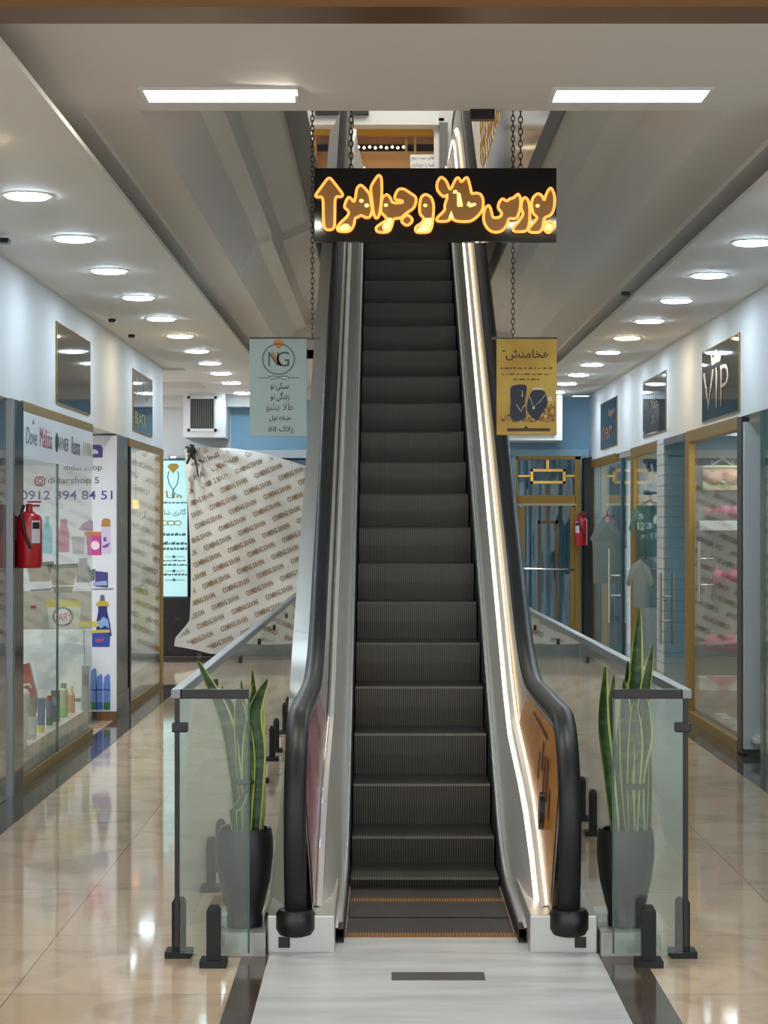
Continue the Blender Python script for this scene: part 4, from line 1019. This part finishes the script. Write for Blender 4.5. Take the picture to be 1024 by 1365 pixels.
q.tube([(u, YP-.003, v) for u, v in circle(bu_(53.3), bv_(641.5), .022, 14)], .006, 5, True); q.build('camera_icon', flat(176, 60, 70), pp)
def art(name, col, polys, d=.004):
    q = MB(); 
    for P in polys: q.add([(bu_(x), YP-d, bv_(y)) for x, y in P], [tuple(range(len(P)))])
    return q.build(name, col if not isinstance(col, tuple) else flat(*col), pp)
def bot(x, w_, y0, y1, neck=.35): return [(x-w_/2, y1), (x-w_/2, y0+(y1-y0)*.42), (x-w_*neck, y0+(y1-y0)*.18), (x-w_*neck, y0), (x+w_*neck, y0), (x+w_*neck, y0+(y1-y0)*.18), (x+w_/2, y0+(y1-y0)*.42), (x+w_/2, y1)]
art('printed_bottle', (132, 190, 206), [bot(63, 14, 688, 738, .2)])
art('printed_bottle', (190, 130, 150), [bot(85, 15, 692, 736, .3)])
art('printed_bottle', (206, 196, 222), [bot(141, 14, 702, 738, .42)])
art('printed_cap', (176, 128, 50), [[(135, 702), (136, 693), (139, 691), (144, 691), (147, 693), (147.5, 702)]], .005)
art('printed_emblem', (120, 80, 160), [[(138, 716), (142, 716), (142, 722), (138, 722)], [(136, 728), (147, 723), (144, 729), (138, 731)]], .006)
art('printed_tub', (188, 180, 190), [[(95, 715), (113, 715), (112, 738), (97, 738)]])
art('printed_tub', (196, 60, 140), [[(115, 711), (135, 711), (135, 740), (117, 740)]])
art('printed_lid', (196, 110, 50), [[(113, 709), (135, 709), (135, 714), (113, 714)]], .005)
art('printed_ring', (240, 214, 232), [[(x, y) for x, y in circle(127, 727, 6, 16)]], .0055)
art('printed_pouch', (160, 130, 160), [[(105, 706), (110, 698), (120, 693), (124, 695), (124, 708)]])
art('printed_basin', (160, 150, 134), [[(36, 755), (68, 755), (66, 775), (40, 775)], [(64, 754), (104, 754), (98, 780), (70, 780)]])
art('printed_basin_rim', (110, 104, 96), [[(52, 750), (72, 748), (72, 754), (52, 756)], [(63, 753), (104, 751), (104, 757), (63, 758)]], .005)
art('printed_bottle', (150, 150, 148), [bot(111, 18, 744, 776, .3)])
art('printed_mug', (96, 104, 98), [[(119, 760), (127, 758), (126, 774), (120, 774)]])
art('printed_box', (62, 58, 124), [[(127, 761), (144, 763), (144, 783), (127, 782)]])
art('printed_strip', (150, 170, 214), [[(124, 776), (142, 774), (143, 780), (124, 781)]], .006)
art('printed_tray', (128, 116, 104), [[(69, 782), (98, 782), (96, 790), (72, 790)]], .005)
art('printed_shelf_line', (120, 120, 124), [[(40, 786), (69, 784), (69, 787), (42, 788)], [(122, 784.5), (152, 784), (150, 786), (122, 786)]])
art('printed_scene', (170, 164, 152), [[(30, 788), (122, 788), (122, 838), (30, 838)]], .0035)
art('printed_pack', (204, 202, 190), [[(62, 800), (108, 800), (106, 838), (66, 838)]], .0042)
art('printed_band', (206, 190, 80), [[(61, 800), (108, 800), (107, 809), (62, 809)], [(104, 829), (133, 828), (133, 835), (104, 836)]], .005)
art('printed_disc', (120, 116, 106), [circle(84, 822, 14, 24, .95)], .005)
art('printed_disc', (226, 226, 222), [circle(84, 822, 11, 24, .95)], .0056)
q = MB(); write(q, 'FAIRY', bu_(75.5), bv_(827.5), bu_(95), bv_(817), front(YP-.0064), offset=.012); q.build('printed_word', flat(180, 36, 50), pp)
art('printed_tag', (150, 40, 50), [[(41, 807), (49, 807), (49, 811), (41, 811)]], .005)
art('printed_bottle', (36, 40, 112), [[(128, 848), (129, 826), (131, 815), (131, 808), (143, 808), (143, 815), (147, 832), (149, 848)]])
art('printed_cap', (190, 170, 50), [[(128, 808), (129, 803), (133, 801), (141, 801), (145, 803), (145.5, 808)]], .005)
art('printed_spout', (110, 100, 110), [[(133, 801), (134, 793), (139, 793), (140, 801)]], .005)
art('printed_swirl', (130, 170, 220), [[(130, 830), (138, 822), (144, 826), (146, 838), (140, 834), (134, 838)]], .0055)
art('printed_box', (38, 76, 160), [[(123, 844), (144, 843), (147, 850), (146, 862), (123, 862)]], .006)
art('printed_box_top', (200, 186, 90), [[(122, 840), (146, 839), (147, 843), (122, 844)]], .0065)
art('printed_word', (196, 60, 90), [[(127, 852), (139, 851), (138, 855), (128, 856)]], .0068)
for x, c1 in ((124.5, (40, 120, 90)), (132.5, (60, 96, 180)), (142.5, (30, 110, 60))):
    y0 = 890 if x < 126 else 898
    art('printed_spray_can', (96, 132, 206), [[(x-4.5, 944), (x-4.5, y0+14), (x-3, y0+4), (x+2, y0), (x+4, y0+3), (x+4.5, y0+14), (x+4.5, 944)]])
    art('printed_can_foot', c1, [[(x-4.5, 946), (x-4.5, 936), (x+4.5, 936), (x+4.5, 946)]], .005)
    art('printed_can_ring', (36, 60, 140), [[(x-4.5, 918), (x+4.5, 919), (x+4.5, 921), (x-4.5, 920)]], .005)
# pale marble board low in the window
o = MB().box(-3.38, 17.9, .25, bu_(114)+.06, 17.96, Z_(840, 17.9)).build('display_board', noise_mat('pale_marble', [(.3, (190, 196, 196)), (.5, (220, 226, 226)), (.62, (186, 194, 194)), (.7, (222, 227, 227))], 2.2, .3, 5, .8), None, None, .004)
tag(o, 'pale marble board standing low inside the cosmetics window', 'board')
# brand strip on the glass
bs = root('brand_strip', (XL, 15.3, 2.45), 'white strip of brand names across the top of the cosmetics window', 'sign')
MB().box(XL+.008, 13.68, 2.285, XL+.014, 16.93, 2.60).build('strip', M['print'], bs)
pls = lambda u, v: (XL+.0165, u, v)
for s_, u0, u1, z0, z1, c, kw in (('Dove', 13.76, 14.2, 2.38, 2.50, (110, 120, 150), {'shear': .2}), ('Malizia', 14.32, 14.85, 2.38, 2.52, (190, 70, 100), {}), ('GARNIER', 15.0, 15.62, 2.39, 2.49, (60, 70, 66), {'offset': -.006}),
                                ('Rexona', 15.78, 16.22, 2.38, 2.52, (52, 48, 92), {}), ('nivea', 16.34, 16.85, 2.39, 2.50, (190, 170, 60), {})):
    q = MB()
    if s_ == 'nivea': write(q, '///III', u0, z0, u1, z1, pls)
    else: write(q, s_, u0, z0, u1, z1, pls, **kw)
    q.build('lettering', flat(*c), bs)
q = MB(); q.add([pls(u, v) for u, v in circle(15.06, 2.44, .075, 16)], [tuple(range(16))]); q.build('green_dot', flat(52, 96, 60), bs)
q = MB(); q.add([pls(u, v) for u, v in ((14.0, 2.53), (14.06, 2.57), (14.09, 2.53))], [(0, 1, 2)]); q.build('dove_mark', flat(150, 150, 120), bs)

def product(kind, px, yb, wpx, hpx, col, col2, label):
    """stands on the window's raised floor (z = .25)"""
    Y = (H0-.25)*F/(yb-HY); x = X_(px, Y); w_ = wpx*Y/F; h = hpx*Y/F; zb = .25
    t = root('cosmetic_'+kind, (x, Y, zb), label, kind, 'cosmetics standing in the shop window')
    r = w_/2
    if kind == 'bottle':
        MB().lathe(x, Y, [(r*.9, zb), (r, zb+.006), (r, zb+h*.62), (r*.85, zb+h*.7), (r*.4, zb+h*.76), (r*.38, zb+h*.8)], 20).build('body', flat(*col, .3), t, 40)
        MB().lathe(x, Y, [(r*.5, zb+h*.79), (r*.52, zb+h*.98), (r*.46, zb+h)], 16).build('cap', flat(*col2, .3), t, 40)
    elif kind == 'tube':
        q = MB(); n = 16; rows = []
        for k in range(6):
            f_ = k/5; rows.append([(x+r*math.cos(2*PI*i/n), Y+r*.9*(1-f_*.9)*math.sin(2*PI*i/n), zb+h*.22+h*.78*f_) for i in range(n+1)])
        q.loft(rows); q.build('body', flat(*col, .3), t, 50); MB().lathe(x, Y, [(r*.85, zb), (r*.9, zb+h*.2), (r*.8, zb+h*.22)], 18).build('cap', flat(*col2, .3), t, 40)
    elif kind == 'can':
        MB().lathe(x, Y, [(r*.95, zb), (r, zb+.005), (r, zb+h*.8), (r*.7, zb+h*.84)], 20).build('body', flat(*col, .3), t, 40)
        MB().lathe(x, Y, [(r*.72, zb+h*.83), (r*.74, zb+h*.98), (r*.6, zb+h)], 16).build('cap', flat(*col2, .3), t, 40)
        MB().lathe(x, Y, [(r*1.02, zb+.005), (r*1.02, zb+h*.28)], 20).build('colour_band', flat(max(col[0]-60, 10), col[1], max(col[2]-60, 10), .3), t, 40)
    else:
        MB().box(x-r, Y-r*.7, zb, x+r, Y+r*.7, zb+h).build('carton', flat(*col, .4), t, None, .003)
        MB().box(x-r*.8, Y-r*.7-.002, zb+h*.55, x+r*.8, Y-r*.7, zb+h*.8).build('label', flat(*col2, .4), t)
for a in (('bottle', 31, 995, 10, 36, (224, 226, 224), (210, 212, 212), 'white bottle nearest the marble pier in the cosmetics window'),
          ('tube', 44, 985, 11, 30, (216, 218, 214), (196, 198, 196), 'grey-white tube second from the marble pier in the cosmetics window'),
          ('tube', 55, 976, 10, 44, (120, 132, 170), (226, 206, 90), 'blue tube with a yellow foot in the cosmetics window'),
          ('can', 66, 967, 9, 40, (96, 112, 144), (150, 60, 66), 'blue-grey can with a dark red top in the cosmetics window'),
          ('box', 74, 962, 11, 42, (92, 94, 106), (140, 142, 150), 'dark grey carton in the cosmetics window'),
          ('can', 85, 956, 11, 46, (168, 186, 140), (120, 140, 100), 'pale green spray can in the cosmetics window'),
          ('bottle', 95, 950, 10, 36, (190, 140, 100), (196, 196, 150), 'orange-brown bottle in the cosmetics window'),
          ('box', 104.5, 945, 9, 18, (214, 216, 214), (90, 90, 90), 'small white carton in the cosmetics window'),
          ('box', 114, 947, 9, 60, (140, 146, 146), (110, 114, 114), 'tall grey carton at the doorway end of the cosmetics window')):
    product(*a)
# red pouch with a white pump bottle leaning inside
Yr = 15.0; t = root('refill_pouch', (X_(36, Yr), Yr, .25), 'red and silver refill pouch standing tall in the cosmetics window', 'pouch', 'cosmetics standing in the shop window')
q = MB(); P = [(24, 985), (24, 888), (38, 884), (43, 905), (48, 925), (47, 950), (40, 985)]
q.prism([(X_(x, Yr), Z_(y, Yr)) for x, y in P], lambda u, v, d: (u, Yr+d, max(v, .25)), .0, .07); q.build('pouch', flat(150, 150, 146), t)
q = MB(); P = [(24, 925), (24, 887.5), (38, 883.5), (43, 905), (47, 925), (38, 935)]
q.prism([(X_(x, Yr), Z_(y, Yr)) for x, y in P], lambda u, v, d: (u, Yr-.012+d, v), .0, .010); q.build('red_print', flat(186, 44, 56), t)
t = root('soft_toy', (X_(31, 14.55), 14.55, .25), 'white rounded dispenser in front of the red pouch in the cosmetics window', 'dispenser'); t.name = 'dispenser'; OFF['dispenser'] = OFF['soft_toy']
x = X_(31, 14.55); MB().lathe(x, 14.55, [(.03, .25), (.045, .27), (.042, .42), (.028, .47), (.048, .51), (.05, .57), (.03, .61), (.008, .615)], 20).build('body', flat(226, 228, 226), t, 60)
MB().tube([(x, 14.55, .60), (x, 14.55, .64), (x+.05, 14.53, .645), (x+.06, 14.53, .62)], .009, 8).build('nozzle', flat(206, 208, 206), t, 60)

# ------------------------------------------------------------------ garments
def garment(name, cx, Y, z0, z1, w_, col, label, cat, sleeves=True, group=None, numbers=None, axis='y'):
    t = root(name, (cx, Y, z0), label, cat, group); h = z1-z0
    P = [(-.40, 0), (-.41, .45), (-.43, .62), (-.50, .66)] if not sleeves else [(-.36, 0), (-.38, .4), (-.38, .58), (-.52, .42), (-.62, .50), (-.46, .84)]
    P += [(-.16, .99), (-.08, .94), (0, .90), (.08, .94), (.16, .99)]
    P += [(-a, b) for a, b in ([(-.40, 0), (-.41, .45), (-.43, .62), (-.50, .66)] if not sleeves else [(-.36, 0), (-.38, .4), (-.38, .58), (-.52, .42), (-.62, .50), (-.46, .84)])[::-1]]
    q = MB(); n = len(P)
    wav = lambda u, v, s: Y+s*.035*(1-.6*abs(u/.6))*(.4+.6*v)+.012*math.sin(14*u+3*v)
    vs = [(cx+u*w_, wav(u, v, -1), z0+v*h) for u, v in P]+[(cx+u*w_, wav(u, v, 1), z0+v*h) for u, v in P]
    q.add(vs, [tuple(range(n)), tuple(range(n, 2*n))[::-1]]+[(i, (i+1) % n, n+(i+1) % n, n+i) for i in range(n)])
    q.build('cloth', col, t)
    q = MB(); q.tube([(cx-.20*w_, Y, z0+h*.93), (cx, Y, z0+h*1.02), (cx+.20*w_, Y, z0+h*.93)], .010, 6); q.tube([(cx, Y, z0+h*1.02), (cx, Y, z0+h*1.02+.05), (cx+.025, Y, z0+h*1.02+.075)], .007, 6)
    q.build('hanger', M['blackmatte'], t, 60)
    if numbers:
        q = MB()
        for s_, u, v, sz in numbers: write(q, s_, cx+u*w_-.0, z0+v*h, cx+u*w_+sz, z0+v*h+sz*1.15, front(Y-.062), offset=.02)
        q.build('printed_numbers', flat(206, 216, 206), t)
    return t
Yg = 22.05
garment('hanging_shirt', X_(193, Yg), Yg-.0, Z_(756, Yg), Z_(690, Yg), .24, flat(216, 218, 218), 'white sleeveless shirt hanging in the second left shop window', 'shirt', False, 'clothes in the second left window')
garment('hanging_shirt', X_(190, Yg-.25), Yg-.25, Z_(838, Yg-.25), Z_(780, Yg-.25), .26, flat(170, 182, 120), 'pale green shirt low in the second left shop window', 'shirt', True, 'clothes in the second left window')
t = root('window_lamp', (X_(183, 21.3), 21.3, 1.8), 'small glowing orange lamp in the second left shop window', 'lamp')
a = at(181, 678, 21.3); MB().box(a.x-.02, 21.28, a.z, a.x+.03, 21.32, a.z+.09).build('shade', mat('orange_lamp', (255, 150, 60), emit=(255, 140, 60), strength=4), t); MB().tube([(a.x, 21.3, a.z+.09), (a.x, 21.3, 2.7)], .004, 6).build('cord', M['black'], t)
Yj = 22.2
garment('hanging_jersey', X_(866, Yj), Yj, Z_(742, Yj), Z_(668, Yj), .38, flat(62, 92, 80), 'green jersey with white numbers hanging in the right shop window', 'jersey', True, None,
        [('5', -.34, .68, .05), ('12', -.37, .48, .075), ('3', -.12, .5, .06), ('6', .07, .58, .12), ('7', -.3, .30, .05), ('11', .02, .32, .06)])
struct('trim_34', MB().tube([(X_(866, Yj), Yj, Z_(657, Yj)), (XR+.9, Yj, Z_(657, Yj))], .014, 8).lathe(X_(862, Yj), Yj, [(.03, Z_(660, Yj)), (.035, Z_(657, Yj)), (.03, Z_(654, Yj))], 14), M['blackmatte'])
garment('hanging_shirt', X_(861, 21.9), 21.9, Z_(810, 21.9), Z_(745, 21.9), .36, flat(126, 130, 124), 'grey shirt hanging below the green jersey in the right window', 'shirt', True, 'clothes in the far right windows')
garment('hanging_dress', X_(810, 24.9), 24.9, Z_(778, 24.9), Z_(688, 24.9), .44, flat(120, 130, 128), 'grey dress hanging in the furthest right shop window', 'dress', False, 'clothes in the far right windows')
# track spot in the jersey window
q = root('window_spotlight', (X_(864, 21.8), 21.8, 2.5), 'dark spotlight bar at the top of the jersey window', 'spotlight')
a = at(858, 618, 21.8); MB().box(a.x, 21.7, a.z, a.x+.22, 21.85, a.z+.05).build('bar', M['blackmatte'], q)
for k in range(3): MB().tube([(a.x+.04+.07*k, 21.77, a.z), (a.x+.05+.07*k, 21.7, a.z-.08)], .025, 8).build('spot_head', M['blackmatte'], q)

# ------------------------------------------------------------------ lingerie window
YI = 18.28
def bra(cx, zc, w_, col, trim, label, strap=True, lacy=False, depth=.07):
    t = root('bra', (cx, YI, zc-.08), label, 'bra', 'lingerie in the right shop window'); q = MB()
    n, m = 14, 8
    for s in (-1, 1):
        rows = []
        for i in range(m+1):
            th = i/m*PI/2
            rows.append([(cx+s*w_*.25+w_*.25*math.cos(2*PI*j/n)*math.sin(th), YI-depth*math.cos(th), zc+w_*.22*math.sin(2*PI*j/n)*math.sin(th)) for j in range(n+1)])
        q.loft(rows)
    q.build('cups', col, t, 60)
    q = MB(); k = 16
    def band(z0, z1, y): q.loft([[(cx-w_*.5+w_*i/k, y+.012*math.sin(i*1.5)*0, z0+(.006*math.sin(i*2.4) if lacy else 0)), (cx-w_*.5+w_*i/k, y-.006, z1)] for i in range(k+1)])
    band(zc-w_*.27, zc-w_*.15, YI-.015); q.build('band', trim, t, 60)
    if strap:
        for s in (-1, 1): MB().tube([(cx+s*w_*.3, YI-.02, zc+w_*.2), (cx+s*w_*.26, YI-.01, zc+w_*.42)], .006, 6).build('strap', trim, t, 60)
    q = MB(); q.tube([(cx-.02, YI-depth*.5, zc-w_*.12), (cx, YI-depth*.55, zc-w_*.15), (cx+.02, YI-depth*.5, zc-w_*.12)], .01, 6); q.build('bow', trim, t, 60)
    return t
zi = lambda py: Z_(py, YI)
t = bra(X_(963, YI), zi(636), .36, flat(222, 176, 152), flat(206, 214, 150), 'peach bra top with pale green lace trim, topmost in the lingerie window', True, True)
x = X_(963, YI); MB().box(x-.18, YI-.012, zi(653), x+.18, YI+.0, zi(622)).build('bodice', flat(218, 172, 150), t)
MB().box(x-.18, YI-.03, zi(623.5), x+.18, YI-.01, zi(620)).build('lace_trim', flat(206, 214, 150), t)
MB().tube([(x-.1, YI, zi(621)), (x, YI, zi(611)), (x+.1, YI, zi(621))], .008, 6).build('hanger', flat(226, 228, 226), t, 60)
bra(X_(948, YI), zi(681), .17, flat(186, 104, 116), flat(170, 84, 100), 'dusty pink bra, left one above the white shelf in the lingerie window', False)
bra(X_(974, YI), zi(680), .20, flat(206, 96, 130), flat(176, 84, 104), 'brighter pink bra, right one above the white shelf in the lingerie window', False)
for (py0, py1, lab) in ((694, 707, 'upper white shelf under two pink bras in the lingerie window'), (901, 919, 'lower white shelf holding pink briefs in the lingerie window')):
    o = MB().box(X_(930, YI), YI-.12, zi(py1), XR+.62, YI+.05, zi(py0)).build('display_shelf', flat(216, 218, 212), None, None, .004); tag(o, lab, 'shelf', 'white shelves in the lingerie window')
t = bra(X_(968, YI), zi(768), .30, flat(206, 62, 122), flat(214, 76, 132), 'hot pink lace bralette in the middle of the lingerie window', True, True)
bra(X_(962, YI), zi(856), .34, flat(196, 66, 88), flat(180, 56, 78), 'crimson lace bra low in the lingerie window', True, True)
q = MB(); x = X_(962, YI); P = [(-.16, 0), (-.16, -.02), (-.05, -.05), (-.035, -.12), (.035, -.12), (.05, -.05), (.16, -.02), (.16, 0)]
q.prism([(x+u, zi(900)+v) for u, v in P], lambda u, v, d: (u, YI-.13-d, v), 0, .012); o = q.build('briefs', flat(206, 84, 88)); tag(o, 'coral pink briefs draped over the lower white shelf in the lingerie window', 'briefs', 'lingerie in the right shop window')
for k, (px, py, lab) in enumerate(((938, 965, 'white folded garment nearest the gold frame on the lingerie window floor'), (957, 960, 'white sandal-like bundle in the middle of the lingerie window floor'), (970, 976, 'long white folded garment at the front of the lingerie window floor'), (978, 990, 'white folded garment beside the black jamb on the lingerie window floor'))):
    Y = (H0-.12)*F/(py-HY); x = max(X_(px, Y), XR+.11); q = MB()
    for j in range(3):
        z = .12+.018*j; q.add([(x+a*(.06-.008*j)+.01*math.sin(j*2+k), Y+b*(.10-.015*j), z+c*.017) for c in (0, 1) for a, b in ((-1, -1), (1, -1), (1, 1), (-1, 1))],
              [(0, 3, 2, 1), (4, 5, 6, 7), (0, 1, 5, 4), (1, 2, 6, 5), (2, 3, 7, 6), (3, 0, 4, 7)])
    o = q.build('folded_garment', flat(214, 216, 210), None); tag(o, lab, 'folded clothes', 'folded clothes on the lingerie window floor')
# reflection of a handle in the lingerie window, modelled as a solid bar
t = root('pull_handle', (XR, 17.3, .9), 'tall pale handle reflection modelled as a bar on the lingerie window glass', 'reflection')
a = 17.42; q = MB(); q.tube([(XR-.05, a, Z_(802, a)), (XR-.05, a, Z_(722, a))], .014, 8); q.build('bar', M['steelrough'], t, 60)
q = MB()
for py in (745, 780): q.tube([(XR-.05, a, Z_(py, a)), (XR+.015, a, Z_(py, a))], .008, 8)
q.build('mount', M['steelrough'], t, 60)
